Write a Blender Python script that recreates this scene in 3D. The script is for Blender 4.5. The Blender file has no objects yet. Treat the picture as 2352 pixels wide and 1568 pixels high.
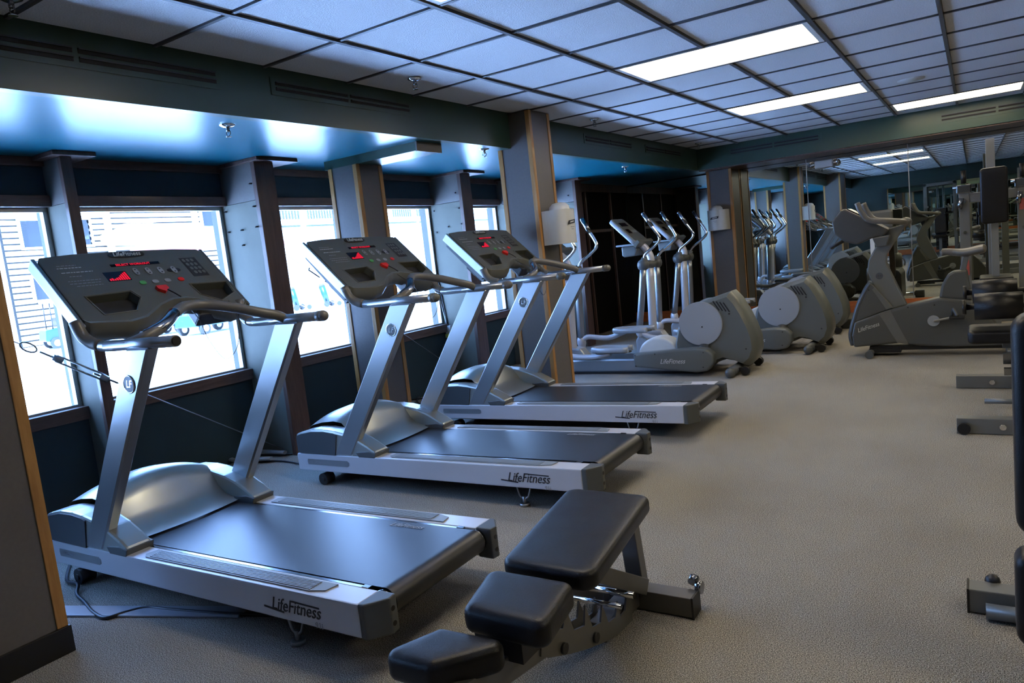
import bpy, bmesh, math, random
from mathutils import Matrix, Vector, Euler
S = bpy.context.scene
COL = S.collection
random.seed(7)
PI = math.pi

# ------------------------------------------------------------------ camera
cd = bpy.data.cameras.new('camera'); cam = bpy.data.objects.new('camera', cd); COL.objects.link(cam)
cd.sensor_width = 36.0; cd.lens = 1668.4 / 2352 * 36.0; cd.clip_start = 0.05; cd.clip_end = 300
cam.location = (3.1857, -2.1058, 1.2569)
cam.rotation_euler = (1.4511957625, 0.1081376313, 0.5633281349)
S.camera = cam

# ------------------------------------------------------------------ world, sun, view
SKY = 15.0; SUN = 100.0; LAMP = 10.5; EXPOSURE = 0.0
w = bpy.data.worlds.new('daylight_sky'); S.world = w; w.use_nodes = True
nt = w.node_tree; nt.nodes.clear()
wo = nt.nodes.new('ShaderNodeOutputWorld'); bg = nt.nodes.new('ShaderNodeBackground')
tc = nt.nodes.new('ShaderNodeTexCoord'); sep = nt.nodes.new('ShaderNodeSeparateXYZ'); cr = nt.nodes.new('ShaderNodeValToRGB')
cr.color_ramp.elements[0].position = 0.0; cr.color_ramp.elements[0].color = (0.32, 0.55, 1.0, 1)
cr.color_ramp.elements[1].position = 0.6; cr.color_ramp.elements[1].color = (0.20, 0.42, 1.0, 1)
nt.links.new(tc.outputs['Generated'], sep.inputs[0]); nt.links.new(sep.outputs['Z'], cr.inputs[0])
nt.links.new(cr.outputs[0], bg.inputs[0]); bg.inputs[1].default_value = SKY; nt.links.new(bg.outputs[0], wo.inputs[0])
sd = bpy.data.lights.new('sun', 'SUN'); sd.energy = SUN; sd.color = (0.32, 0.53, 1.0); sd.angle = math.radians(2)
sun = bpy.data.objects.new('sun', sd); COL.objects.link(sun)
sun.rotation_euler = Vector((-0.20, 0.45, -0.87)).to_track_quat('-Z', 'Y').to_euler(); sun.location = (0, 0, 12)
vs = S.view_settings; vs.view_transform = 'Standard'; vs.look = 'None'; vs.gamma = 1.0; vs.use_curve_mapping = False; vs.exposure = EXPOSURE
S.cycles.use_denoising = True
S.cycles.max_bounces = 10; S.cycles.diffuse_bounces = 5; S.cycles.glossy_bounces = 6; S.cycles.transparent_max_bounces = 12
S.cycles.sample_clamp_indirect = 0.0; S.cycles.caustics_reflective = False; S.cycles.caustics_refractive = False

# ------------------------------------------------------------------ materials
def lin(c): return c
def mat(name, col, rough=0.5, metal=0.0, noise=0.0, nscale=20.0, bump=0.0, bscale=200.0, coat=0.0, spec=0.5, stretch=None, col2=None):
    m = bpy.data.materials.new(name); m.use_nodes = True
    t = m.node_tree; b = t.nodes['Principled BSDF']
    b.inputs['Base Color'].default_value = (*col, 1); b.inputs['Roughness'].default_value = rough; b.inputs['Metallic'].default_value = metal
    b.inputs['Coat Weight'].default_value = coat; b.inputs['Coat Roughness'].default_value = 0.08; b.inputs['Specular IOR Level'].default_value = spec
    if noise or bump or col2:
        tc = t.nodes.new('ShaderNodeTexCoord'); mp = t.nodes.new('ShaderNodeMapping'); t.links.new(tc.outputs['Object'], mp.inputs[0])
        if stretch: mp.inputs['Scale'].default_value = stretch
    if noise or col2:
        n = t.nodes.new('ShaderNodeTexNoise'); n.inputs['Scale'].default_value = nscale; n.inputs['Detail'].default_value = 6; n.inputs['Roughness'].default_value = 0.65
        t.links.new(mp.outputs[0], n.inputs['Vector'])
        r = t.nodes.new('ShaderNodeValToRGB'); r.color_ramp.elements[0].position = 0.35; r.color_ramp.elements[1].position = 0.65
        c2 = col2 or tuple(max(0, c * (1 + noise)) for c in col); c1 = col if col2 else tuple(max(0, c * (1 - noise)) for c in col)
        r.color_ramp.elements[0].color = (*c1, 1); r.color_ramp.elements[1].color = (*c2, 1)
        t.links.new(n.outputs['Fac'], r.inputs[0]); t.links.new(r.outputs[0], b.inputs['Base Color'])
    if bump:
        n2 = t.nodes.new('ShaderNodeTexNoise'); n2.inputs['Scale'].default_value = bscale; n2.inputs['Detail'].default_value = 3
        t.links.new(mp.outputs[0], n2.inputs['Vector'])
        bp = t.nodes.new('ShaderNodeBump'); bp.inputs['Strength'].default_value = bump; bp.inputs['Distance'].default_value = 0.01
        t.links.new(n2.outputs['Fac'], bp.inputs['Height']); t.links.new(bp.outputs[0], b.inputs['Normal'])
    return m
def emit(name, col, s):
    m = bpy.data.materials.new(name); m.use_nodes = True; t = m.node_tree; t.nodes.clear()
    o = t.nodes.new('ShaderNodeOutputMaterial'); e = t.nodes.new('ShaderNodeEmission'); e.inputs[0].default_value = (*col, 1); e.inputs[1].default_value = s
    t.links.new(e.outputs[0], o.inputs[0]); return m
def glass(name, fac=0.06, tint=(1, 1, 1)):
    m = bpy.data.materials.new(name); m.use_nodes = True; t = m.node_tree; t.nodes.clear()
    o = t.nodes.new('ShaderNodeOutputMaterial'); mx = t.nodes.new('ShaderNodeMixShader'); a = t.nodes.new('ShaderNodeBsdfTransparent'); g = t.nodes.new('ShaderNodeBsdfGlossy')
    a.inputs[0].default_value = (*tint, 1); g.inputs['Roughness'].default_value = 0.0; mx.inputs[0].default_value = fac
    t.links.new(a.outputs[0], mx.inputs[1]); t.links.new(g.outputs[0], mx.inputs[2]); t.links.new(mx.outputs[0], o.inputs[0]); return m
def carpet_mat():
    m = bpy.data.materials.new('carpet'); m.use_nodes = True; t = m.node_tree; b = t.nodes['Principled BSDF']
    b.inputs['Roughness'].default_value = 0.95; b.inputs['Specular IOR Level'].default_value = 0.1
    tc = t.nodes.new('ShaderNodeTexCoord')
    n = t.nodes.new('ShaderNodeTexNoise'); n.inputs['Scale'].default_value = 300; n.inputs['Detail'].default_value = 2; n.inputs['Roughness'].default_value = 0.8
    v = t.nodes.new('ShaderNodeTexVoronoi'); v.inputs['Scale'].default_value = 280
    big = t.nodes.new('ShaderNodeTexNoise'); big.inputs['Scale'].default_value = 1.3; big.inputs['Detail'].default_value = 3
    for x in (n, v, big): t.links.new(tc.outputs['Object'], x.inputs['Vector'])
    r = t.nodes.new('ShaderNodeValToRGB'); e = r.color_ramp.elements
    e[0].position = 0.36; e[0].color = (0.035, 0.033, 0.03, 1); e[1].position = 0.64; e[1].color = (0.74, 0.69, 0.58, 1)
    x = r.color_ramp.elements.new(0.5); x.color = (0.30, 0.278, 0.238, 1)
    t.links.new(n.outputs['Fac'], r.inputs[0])
    mx = t.nodes.new('ShaderNodeMixRGB'); mx.blend_type = 'MULTIPLY'; mx.inputs[0].default_value = 0.5
    r2 = t.nodes.new('ShaderNodeValToRGB'); r2.color_ramp.elements[0].position = 0.3; r2.color_ramp.elements[0].color = (0.62, 0.6, 0.6, 1); r2.color_ramp.elements[1].position = 0.7
    t.links.new(big.outputs['Fac'], r2.inputs[0]); t.links.new(r.outputs[0], mx.inputs[1]); t.links.new(r2.outputs[0], mx.inputs[2])
    t.links.new(mx.outputs[0], b.inputs['Base Color'])
    bp = t.nodes.new('ShaderNodeBump'); bp.inputs['Strength'].default_value = 0.7; bp.inputs['Distance'].default_value = 0.004
    t.links.new(v.outputs['Distance'], bp.inputs['Height']); t.links.new(bp.outputs[0], b.inputs['Normal'])
    return m
def leather_mat():
    m = mat('black_vinyl', (0.012, 0.012, 0.013), rough=0.32, noise=0.0, bump=0.12, bscale=380, spec=0.32)
    t = m.node_tree; b = t.nodes['Principled BSDF']
    tc = t.nodes.new('ShaderNodeTexCoord'); n = t.nodes.new('ShaderNodeTexNoise'); n.inputs['Scale'].default_value = 9; n.inputs['Detail'].default_value = 8
    t.links.new(tc.outputs['Object'], n.inputs['Vector']); r = t.nodes.new('ShaderNodeMapRange'); r.inputs[3].default_value = 0.24; r.inputs[4].default_value = 0.48
    t.links.new(n.outputs['Fac'], r.inputs[0]); t.links.new(r.outputs[0], b.inputs['Roughness']); return m
def wood(name, c1, c2, rough=0.45, axis='z', coat=0.1):
    st = {'z': (9, 9, 0.9), 'x': (0.9, 9, 9), 'y': (9, 0.9, 9)}[axis]
    return mat(name, c1, rough=rough, col2=c2, nscale=5, stretch=st, bump=0.04, bscale=30, coat=coat)
M = dict(
    carpet=carpet_mat(),
    tile=mat('acoustic_tile', (0.70, 0.71, 0.72), rough=0.9, noise=0.16, nscale=150, bump=0.35, bscale=160, spec=0.1),
    grid=mat('ceiling_grid', (0.075, 0.078, 0.085), rough=0.4, metal=0.0),
    soffit=mat('gloss_blue_paint', (0.002, 0.095, 0.135), rough=0.30, spec=0.30, bump=0.05, bscale=4),
    teal=mat('dark_teal_paint', (0.032, 0.068, 0.048), rough=0.32, noise=0.05, nscale=3),
    teal_dark=mat('dark_blue_green_panel', (0.008, 0.028, 0.036), rough=0.7, noise=0.06, nscale=4),
    vent=mat('vent_slot_black', (0.004, 0.004, 0.005), rough=0.6),
    vent_metal=mat('vent_blade', (0.03, 0.04, 0.045), rough=0.35),
    laminate=mat('taupe_laminate', (0.13, 0.118, 0.108), rough=0.42, noise=0.05, nscale=60),
    pale=mat('pale_grey_laminate', (0.135, 0.135, 0.11), rough=0.6, spec=0.12, noise=0.03, nscale=8),
    oak=wood('golden_oak', (0.36, 0.17, 0.045), (0.50, 0.26, 0.08)),
    oakx=wood('golden_oak_lengthwise', (0.36, 0.17, 0.045), (0.50, 0.26, 0.08), axis='x'),
    brown=wood('dark_brown_timber', (0.065, 0.035, 0.026), (0.12, 0.066, 0.048), rough=0.5),
    browny=wood('dark_brown_timber_lengthwise', (0.065, 0.036, 0.028), (0.115, 0.066, 0.05), rough=0.5, axis='y'),
    redwood=wood('red_cherry_board', (0.40, 0.10, 0.025), (0.55, 0.16, 0.04), axis='x'),
    black=mat('black_vinyl_base', (0.008, 0.008, 0.009), rough=0.45),
    blackpanel=mat('black_door_panel', (0.004, 0.0036, 0.004), rough=0.8, spec=0.1),
    silver=mat('silver_frame_paint', (0.36, 0.38, 0.40), rough=0.33, metal=0.85),
    silver_side=mat('silver_rail_paint', (0.60, 0.60, 0.63), rough=0.32, metal=0.2),
    hood=mat('satin_silver_shroud', (0.40, 0.42, 0.40), rough=0.33, metal=0.7, coat=0.15),
    shroud_dark=mat('slate_grey_shroud', (0.075, 0.085, 0.092), rough=0.38, metal=0.1),
    grey_cap=mat('grey_plastic_cap', (0.085, 0.092, 0.092), rough=0.40),
    strip=mat('grey_rubber_strip', (0.22, 0.24, 0.25), rough=0.42),
    belt=mat('black_belt', (0.020, 0.021, 0.023), rough=0.36, bump=0.05, bscale=500, spec=0.6),
    console=mat('charcoal_console', (0.090, 0.096, 0.080), rough=0.45),
    console_lip=mat('charcoal_console_lip', (0.12, 0.122, 0.10), rough=0.4),
    pocket=mat('pocket_plastic', (0.022, 0.022, 0.021), rough=0.5),
    grip=mat('taupe_grip_rubber', (0.13, 0.125, 0.11), rough=0.38),
    chrome=mat('chrome', (0.75, 0.76, 0.78), rough=0.10, metal=1.0),
    chrome_dark=mat('dark_chrome', (0.30, 0.31, 0.33), rough=0.18, metal=1.0),
    steel=mat('dull_steel', (0.35, 0.35, 0.35), rough=0.35, metal=0.9),
    darkink=mat('dark_print', (0.012, 0.012, 0.02), rough=0.5),
    greyink=mat('grey_print', (0.35, 0.36, 0.38), rough=0.5),
    whiteink=mat('white_print', (0.62, 0.62, 0.58), rough=0.5),
    red=mat('red_plastic', (0.75, 0.02, 0.01), rough=0.4),
    button=mat('grey_button', (0.26, 0.27, 0.27), rough=0.45),
    gbutton=mat('green_button', (0.08, 0.35, 0.08), rough=0.45),
    led=emit('red_led_lit', (1.0, 0.02, 0.06), 0.8),
    lcd=mat('dark_display', (0.010, 0.004, 0.006), rough=0.15),
    vinyl=leather_mat(),
    bench=mat('graphite_frame_paint', (0.14, 0.135, 0.125), rough=0.32, metal=0.35),
    ebody=mat('grey_green_shroud', (0.12, 0.13, 0.122), rough=0.36, metal=0.05),
    ebody2=mat('charcoal_shroud', (0.05, 0.052, 0.05), rough=0.4),
    disc=mat('pale_grey_disc', (0.36, 0.38, 0.40), rough=0.33, metal=0.2),
    bikebody=mat('bike_shroud_charcoal', (0.08, 0.082, 0.075), rough=0.4),
    bikepale=mat('bike_shroud_pale', (0.15, 0.15, 0.135), rough=0.35, metal=0.2),
    gymframe=mat('gym_frame_grey', (0.17, 0.175, 0.165), rough=0.36, metal=0.3),
    white=mat('white_plastic', (0.62, 0.63, 0.61), rough=0.30, noise=0.04, nscale=6),
    whitepaint=mat('white_lamp_housing', (0.75, 0.75, 0.73), rough=0.4),
    lamp=emit('fluorescent_diffuser', (1.0, 0.86, 0.62), LAMP),
    glass=glass('window_glass', 0.05), glass_smoke=glass('clear_plastic', 0.12, (0.9, 0.9, 0.9)),
    mirror=mat('mirror_glass', (0.74, 0.80, 0.75), rough=0.004, metal=1.0),
    log=mat('pale_log_siding', (0.62, 0.52, 0.36), rough=0.7, noise=0.15, nscale=3),
    extwhite=mat('white_exterior_trim', (0.75, 0.75, 0.75), rough=0.6),
    extglass=mat('dark_exterior_glass', (0.010, 0.014, 0.018), rough=0.08, spec=0.6),
    teal_cart=mat('teal_cart_paint', (0.006, 0.035, 0.036), rough=0.3),
    tan=mat('tan_cart_seat', (0.05, 0.035, 0.022), rough=0.6),
    tyre=mat('black_tyre', (0.02, 0.02, 0.02), rough=0.7),
    asphalt=mat('pale_concrete_ground', (0.78, 0.77, 0.75), rough=0.9, noise=0.05, nscale=0.6),
    leaf=mat('green_leaves', (0.05, 0.10, 0.02), rough=0.6, noise=0.3, nscale=4), bark=mat('tree_bark', (0.12, 0.08, 0.05), rough=0.9),
    deckgrey=mat('grey_deck_timber', (0.045, 0.043, 0.04), rough=0.8), roofred=mat('dusty_red_fascia', (0.35, 0.10, 0.09), rough=0.7),
    cord=mat('black_cord', (0.012, 0.014, 0.02), rough=0.4), cable=mat('galvanised_wire', (0.35, 0.36, 0.38), rough=0.3, metal=0.9),
    raceway=mat('grey_floor_raceway', (0.30, 0.32, 0.36), rough=0.4), yellow=mat('yellow_plug', (0.55, 0.5, 0.1), rough=0.5),
    chestnut=mat('outer_wall_render', (0.2, 0.17, 0.15), rough=0.8),
    redlabel=mat('faded_red_label', (0.35, 0.07, 0.05), rough=0.5),
    darkwall=mat('dark_green_wall', (0.018, 0.034, 0.027), rough=0.5),
)

# ------------------------------------------------------------------ mesh helpers
def V(*a): return Vector(a)
class B:
    """collects shapes in one bmesh"""
    def __init__(s): s.bm = bmesh.new()
    def _add(s, vs, fs, smooth=False, T=None):
        n = [s.bm.verts.new(T @ Vector(v) if T else v) for v in vs]
        for f in fs:
            try: fc = s.bm.faces.new([n[i] for i in f]); fc.smooth = smooth
            except ValueError: pass
        return s
    def box(s, a, b, T=None, bev=0.0, seg=2):
        x0, y0, z0 = a; x1, y1, z1 = b
        t = bmesh.new(); bmesh.ops.create_cube(t, size=1)
        for v in t.verts: v.co = Vector((x0 + (v.co.x + .5) * (x1 - x0), y0 + (v.co.y + .5) * (y1 - y0), z0 + (v.co.z + .5) * (z1 - z0)))
        if bev: bmesh.ops.bevel(t, geom=t.edges[:], offset=bev, segments=seg, profile=0.6, affect='EDGES', clamp_overlap=True)
        return s.merge(t, T)
    def merge(s, t, T=None, smooth=None):
        m = {}
        for v in t.verts: m[v] = s.bm.verts.new(T @ v.co if T else v.co)
        for f in t.faces:
            try:
                g = s.bm.faces.new([m[v] for v in f.verts]); g.smooth = f.smooth if smooth is None else smooth
            except ValueError: pass
        t.free(); return s
    def beam(s, p, q, wy, wz, up=(0, 0, 1), bev=0.0, ext=0.0):
        """rectangular bar from p to q; wy across, wz along up"""
        p, q = Vector(p), Vector(q); d = (q - p); L = d.length; x = d.normalized(); y = Vector(up).cross(x)
        if y.length < 1e-5: y = Vector((0, 1, 0))
        y.normalize(); z = x.cross(y)
        T = Matrix((( x.x, y.x, z.x, p.x), (x.y, y.y, z.y, p.y), (x.z, y.z, z.z, p.z), (0, 0, 0, 1)))
        return s.box((-ext, -wy / 2, -wz / 2), (L + ext, wy / 2, wz / 2), T, bev)
    def prism(s, pts, d0, d1, plane='xz', T=None, bev=0.0, seg=2):
        """polygon pts in a plane extruded from d0 to d1 along the third axis"""
        def P(a, b, c): return {'xz': (a, c, b), 'xy': (a, b, c), 'yz': (c, a, b)}[plane]
        t = bmesh.new(); n = len(pts)
        lo = [t.verts.new(P(a, b, d0)) for a, b in pts]; hi = [t.verts.new(P(a, b, d1)) for a, b in pts]
        t.faces.new(lo); t.faces.new(hi[::-1])
        for i in range(n): t.faces.new([lo[i], hi[i], hi[(i + 1) % n], lo[(i + 1) % n]])
        bmesh.ops.recalc_face_normals(t, faces=t.faces[:])
        if bev: bmesh.ops.bevel(t, geom=t.edges[:], offset=bev, segments=seg, profile=0.6, affect='EDGES', clamp_overlap=True)
        return s.merge(t, T)
    def cyl(s, p, q, r, r2=None, n=20, caps=True, smooth=True):
        p, q = Vector(p), Vector(q); d = q - p; R = d.to_track_quat('Z', 'Y').to_matrix().to_4x4(); T = Matrix.Translation(p) @ R; L = d.length; r2 = r if r2 is None else r2
        vs = [(r * math.cos(2 * PI * i / n), r * math.sin(2 * PI * i / n), 0) for i in range(n)] + [(r2 * math.cos(2 * PI * i / n), r2 * math.sin(2 * PI * i / n), L) for i in range(n)]
        s._add(vs, [(i, (i + 1) % n, n + (i + 1) % n, n + i) for i in range(n)], smooth, T)
        if caps: s._add(vs[:n], [tuple(range(n))[::-1]], False, T); s._add(vs[n:], [tuple(range(n))], False, T)
        return s
    def lathe(s, prof, T=None, n=24, smooth=True):
        """prof = (r, z) pairs about local z"""
        vs = [(r * math.cos(2 * PI * i / n), r * math.sin(2 * PI * i / n), z) for r, z in prof for i in range(n)]
        fs = [(k * n + i, k * n + (i + 1) % n, (k + 1) * n + (i + 1) % n, (k + 1) * n + i) for k in range(len(prof) - 1) for i in range(n)]
        return s._add(vs, fs, smooth, T)
    def tube(s, pts, r, n=12, sub=5, caps=True, flat=1.0):
        pts = [Vector(p) for p in pts]
        if sub > 1 and len(pts) > 2:
            P = [pts[0] * 2 - pts[1]] + pts + [pts[-1] * 2 - pts[-2]]; out = []
            for i in range(1, len(P) - 2):
                for k in range(sub):
                    t = k / sub; a, b, c, d = P[i - 1:i + 3]
                    out.append(0.5 * ((2 * b) + (c - a) * t + (2 * a - 5 * b + 4 * c - d) * t * t + (3 * b - a - 3 * c + d) * t ** 3))
            pts = out + [pts[-1]]
        rr = r if callable(r) else (lambda u: r)
        N = None; rings = []
        for i, p in enumerate(pts):
            d = (pts[min(i + 1, len(pts) - 1)] - pts[max(i - 1, 0)]).normalized()
            if N is None: N = d.cross(Vector((0, 0, 1))) if abs(d.z) < 0.95 else d.cross(Vector((0, 1, 0)))
            N = (N - d * N.dot(d)).normalized(); Bn = d.cross(N); R = rr(i / (len(pts) - 1))
            rings.append([p + (N * math.cos(2 * PI * k / n) + Bn * flat * math.sin(2 * PI * k / n)) * R for k in range(n)])
        vs = [v for g in rings for v in g]
        fs = [(i * n + k, i * n + (k + 1) % n, (i + 1) * n + (k + 1) % n, (i + 1) * n + k) for i in range(len(rings) - 1) for k in range(n)]
        s._add(vs, fs, True)
        if caps: s._add(rings[0], [tuple(range(n))[::-1]]); s._add(rings[-1], [tuple(range(n))])
        return s
    def sphere(s, c, r, n=16, sc=(1, 1, 1)):
        t = bmesh.new(); bmesh.ops.create_uvsphere(t, u_segments=n, v_segments=n // 2, radius=1)
        return s.merge(t, Matrix.Translation(Vector(c)) @ Matrix.Diagonal((r * sc[0], r * sc[1], r * sc[2], 1)), True)
    def grid(s, f, nu, nv, smooth=True, T=None):
        vs = [f(i / nu, j / nv) for i in range(nu + 1) for j in range(nv + 1)]
        return s._add(vs, [(i * (nv + 1) + j, (i + 1) * (nv + 1) + j, (i + 1) * (nv + 1) + j + 1, i * (nv + 1) + j + 1) for i in range(nu) for j in range(nv)], smooth, T)
def link(o, parent=None):
    COL.objects.link(o)
    if parent is not None: o.parent = parent
    return o
def obj(name, b, m, parent=None, merge=True, autos=None):
    bm = b.bm if isinstance(b, B) else b
    if merge: bmesh.ops.remove_doubles(bm, verts=bm.verts[:], dist=1e-5)
    bmesh.ops.recalc_face_normals(bm, faces=bm.faces[:])
    me = bpy.data.meshes.new(name); bm.to_mesh(me); bm.free(); me.materials.append(M[m] if isinstance(m, str) else m)
    if autos:
        for p in me.polygons: p.use_smooth = True
        me.set_sharp_from_angle(angle=math.radians(autos))
    return link(bpy.data.objects.new(name, me), parent)
def thing(name, label, cat, loc=(0, 0, 0), rz=0.0, group=None):
    o = bpy.data.objects.new(name, None); o.empty_display_size = 0.1; COL.objects.link(o)
    o.location = loc; o.rotation_euler = (0, 0, rz); o['label'] = label; o['category'] = cat
    if group: o['group'] = group
    return o
def tag(o, label, cat, group=None):
    o['label'] = label; o['category'] = cat
    if group: o['group'] = group
    return o
def struct(name, b, m, parent=None, label=None, autos=None):
    o = obj(name, b, m, parent, autos=autos)
    if parent is None:
        o['kind'] = 'structure'
        if label: o['label'] = label
    return o
def sroot(name, label=None, loc=(0, 0, 0)):
    o = bpy.data.objects.new(name, None); COL.objects.link(o); o.location = loc; o['kind'] = 'structure'
    if label: o['label'] = label
    return o
def inst(src, name, parent, loc=(0, 0, 0), rot=None, scale=None):
    o = bpy.data.objects.new(name, src.data); COL.objects.link(o); o.parent = parent; o.location = loc
    if rot: o.rotation_euler = rot
    if scale: o.scale = scale
    return o
def copy_tree(o, parent=None):
    c = o.copy(); COL.objects.link(c); c.parent = parent
    for ch in list(o.children): copy_tree(ch, c)
    return c
def text(name, s, size, m, parent, T, shear=0.0, ext=0.0008, align='CENTER', sx=1.0):
    cu = bpy.data.curves.new('text_tmp', 'FONT'); cu.body = s; cu.size = size; cu.shear = shear; cu.extrude = ext; cu.align_x = align; cu.align_y = 'CENTER'; cu.resolution_u = 3
    o = bpy.data.objects.new('text_tmp', cu); COL.objects.link(o)
    bpy.context.view_layer.update()
    me = bpy.data.meshes.new_from_object(o); bpy.data.objects.remove(o); bpy.data.curves.remove(cu)
    me.name = name; me.transform(T @ Matrix.Diagonal((sx, 1, 1, 1))); me.materials.clear(); me.materials.append(M[m])
    return link(bpy.data.objects.new(name, me), parent)
def frame(o, x, y):
    """matrix whose local x,y axes are the given directions at origin o"""
    x = Vector(x).normalized(); y = Vector(y).normalized(); z = x.cross(y).normalized(); o = Vector(o)
    return Matrix(((x.x, y.x, z.x, o.x), (x.y, y.y, z.y, o.y), (x.z, y.z, z.z, o.z), (0, 0, 0, 1)))
def boolean(o, cutters):
    for c in cutters:
        md = o.modifiers.new('cut', 'BOOLEAN'); md.operation = 'DIFFERENCE'; md.object = c; md.solver = 'EXACT'
    bpy.context.view_layer.update()
    dg = bpy.context.evaluated_depsgraph_get(); me = bpy.data.meshes.new_from_object(o.evaluated_get(dg))
    o.modifiers.clear(); old = o.data; me.name = o.name; o.data = me; bpy.data.meshes.remove(old)
    for c in cutters: d = c.data; bpy.data.objects.remove(c); bpy.data.meshes.remove(d)
    return o
# ================================================================== ROOM
HC = 2.364; HS = 2.097; XW = -1.33; YB = 8.43; YF = 7.72; XB = 0.06; T = 0.6096
XR = 5.7; Y0 = -5.2
fl = struct('floor', B().box((-1.6, Y0 - .1, -.12), (XR + .1, YB + .15, 0)), 'carpet')
# suspended ceiling: slab, grid bars and one tile per cell
ceil = struct('ceiling', B().box((-1.7, Y0 - .2, HC + .16), (XR + .2, YB + .3, HC + .40)), 'chestnut')
lights = [(2, 8), (2, 4), (2, 0), (4, 11), (7, 7), (7, 3), (7, -1)]
lit = {(i + k, j) for i, j in lights for k in (0, 1)}
td = B(); td.box((-.2925, -.2925, 0), (.2925, .2925, .016), bev=.004, seg=1)
tile0 = obj('ceiling_tile', td, 'tile', ceil)
first = True
for i in range(0, 9):
    for j in range(-9, 13):
        if (i, j) in lit: continue
        x0, x1 = max(i * T, XB), (i + 1) * T; y0, y1 = j * T, min((j + 1) * T, YF)
        if y1 - y0 < .05: continue
        sx, sy = (x1 - x0 - .022) / .585, (y1 - y0 - .022) / .585
        p = ((x0 + x1) / 2, (y0 + y1) / 2, HC + .006 + random.uniform(0, .002))
        if first: tile0.location = p; tile0.scale = (sx, sy, 1); first = False
        else: inst(tile0, 'ceiling_tile', ceil, p, scale=(sx, sy, 1))
for i in range(1, 10):
    gaps = sorted((j * T, (j + 1) * T) for a, j in lights if a + 1 == i); y = Y0
    for g0, g1 in gaps + [(YF, YF)]:
        if g0 - y > .02: obj('grid_bar', B().box((i * T - .011, y, HC - .006), (i * T + .011, g0, HC + .03)), 'grid', ceil)
        y = g1
for j in range(-8, 13):
    obj('grid_bar', B().box((XB, j * T - .009, HC - .001), (XR, j * T + .009, HC + .02)), 'grid', ceil)
# soffit over the window side and the bulkheads
struct('ceiling', B().box((-1.6, Y0, HS), (XB - .002, YB + .1, HC + .15)), 'soffit', label='low glossy blue painted ceiling along the windows')
struct('beam', B().box((XB - .06, Y0, HS - .001), (XB, YF, HC + .15), bev=.002), 'teal', label='dark teal bulkhead running along the window side above the treadmills')
struct('beam', B().box((XB, YF, HS - .001), (XR, YB + .1, HC + .15), bev=.002), 'teal', label='dark teal bulkhead across the far end above the mirrors')
struct('trim_1', B().box((XB + .01, YF + .02, HS - .016), (XR, YB - .03, HS)), 'brown', label='brown board under the far bulkhead')
# walls
struct('wall_right', B().box((XR, Y0, 0), (XR + .12, YB + .1, HC + .2)), 'darkwall')
wf = struct('wall_front', B().box((-1.6, Y0 - .12, 0), (XR + .1, Y0, HC + .2)), 'darkwall')
wb = struct('wall_back', B().box((-1.6, YB + .012, 0), (XR + .1, YB + .16, HC + .2)), 'darkwall')
for x0, x1, rz in ((-1.30, 1.298, .06), (1.304, 2.494, -.14), (2.500, 3.690, .12), (3.696, 4.886, 0.0), (4.892, 5.69, 0)):
    o = obj('mirror_panel', B().box((-(x1 - x0) / 2, -.004, .15), ((x1 - x0) / 2, .004, HS - .02)), 'mirror', wb)
    o.location = ((x0 + x1) / 2, YB + .002, 0); o.rotation_euler = (0, 0, math.radians(rz * .5))
for x in (1.301, 2.497, 3.693, 4.889):
    obj('mirror_seam_strip', B().box((x - .005, YB - .006, .15), (x + .005, YB, HS - .02)), 'steel', wb)
obj('mirror_panel', B().box((1.0, Y0, .15), (5.0, Y0 + .006, 1.95)), 'mirror', wf)
bbk = struct('baseboard_back', B().box((-1.30, YB - .02, 0), (XR, YB + .01, .15), bev=.003), 'redwood')
struct('baseboard_right', B().box((XR - .02, Y0, 0), (XR, YB, .15), bev=.003), 'redwood')
struct('baseboard_front', B().box((-1.4, Y0, 0), (XR, Y0 + .02, .15), bev=.003), 'redwood')

# window wall
PIER = [-1.11 - .0, 1.28, 3.66, 6.05]; PW = .16; MUL = [-2.4, .10, 2.47, 4.86]
wl = sroot('wall_left', 'window wall with dark blue-green panels under brown sills')
segs = [(-3.5, -2.4), (-2.34, -1.11), (-.95, .10), (.16, 1.28), (1.44, 2.47), (2.53, 3.66), (3.82, 4.86), (4.92, 6.05)]
for a, b in segs:
    obj('lower_panel', B().box((XW - .06, a, 0), (XW + .012, b, .56)), 'teal_dark', wl)
    obj('upper_panel', B().box((XW - .06, a, 1.878), (XW, b, 2.05)), 'teal_dark', wl)
    obj('head_board', B().box((XW - .08, a, 1.815), (XW + .03, b, 1.880), bev=.003), 'browny', wl)
    obj('sill_board', B().box((XW - .10, a, .56), (XW + .04, b, .637), bev=.004), 'browny', wl)
    obj('crown_board', B().box((XW - .06, a, 2.045), (XW + .03, b, HS), bev=.003), 'browny', wl)
    obj('outer_skin', B().box((XW - .16, a, -.5), (XW - .061, b, .545)), 'chestnut', wl)
    obj('outer_skin', B().box((XW - .16, a, 1.83), (XW - .081, b, 2.6)), 'chestnut', wl)
obj('outer_skin', B().box((XW - .16, Y0 - .1, -.5), (XW, -3.5, 2.6)), 'chestnut', wl)
for n, (a, b) in enumerate(segs):
    wr = sroot('window_%d' % (n + 1)); xg = XW - .045; fw = .028
    obj('window_frame', B().box((xg - .02, a, 1.79), (xg + .02, b, 1.815)).box((xg - .02, a, .63), (xg + .02, b, .65)).box((xg - .02, a, .65), (xg + .02, a + fw, 1.795)).box((xg - .02, b - fw, .65), (xg + .02, b, 1.795)), 'steel', wr)
    obj('glass_pane', B().box((xg - .003, a + fw, .65), (xg + .003, b - fw, 1.795)), 'glass', wr)
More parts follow.
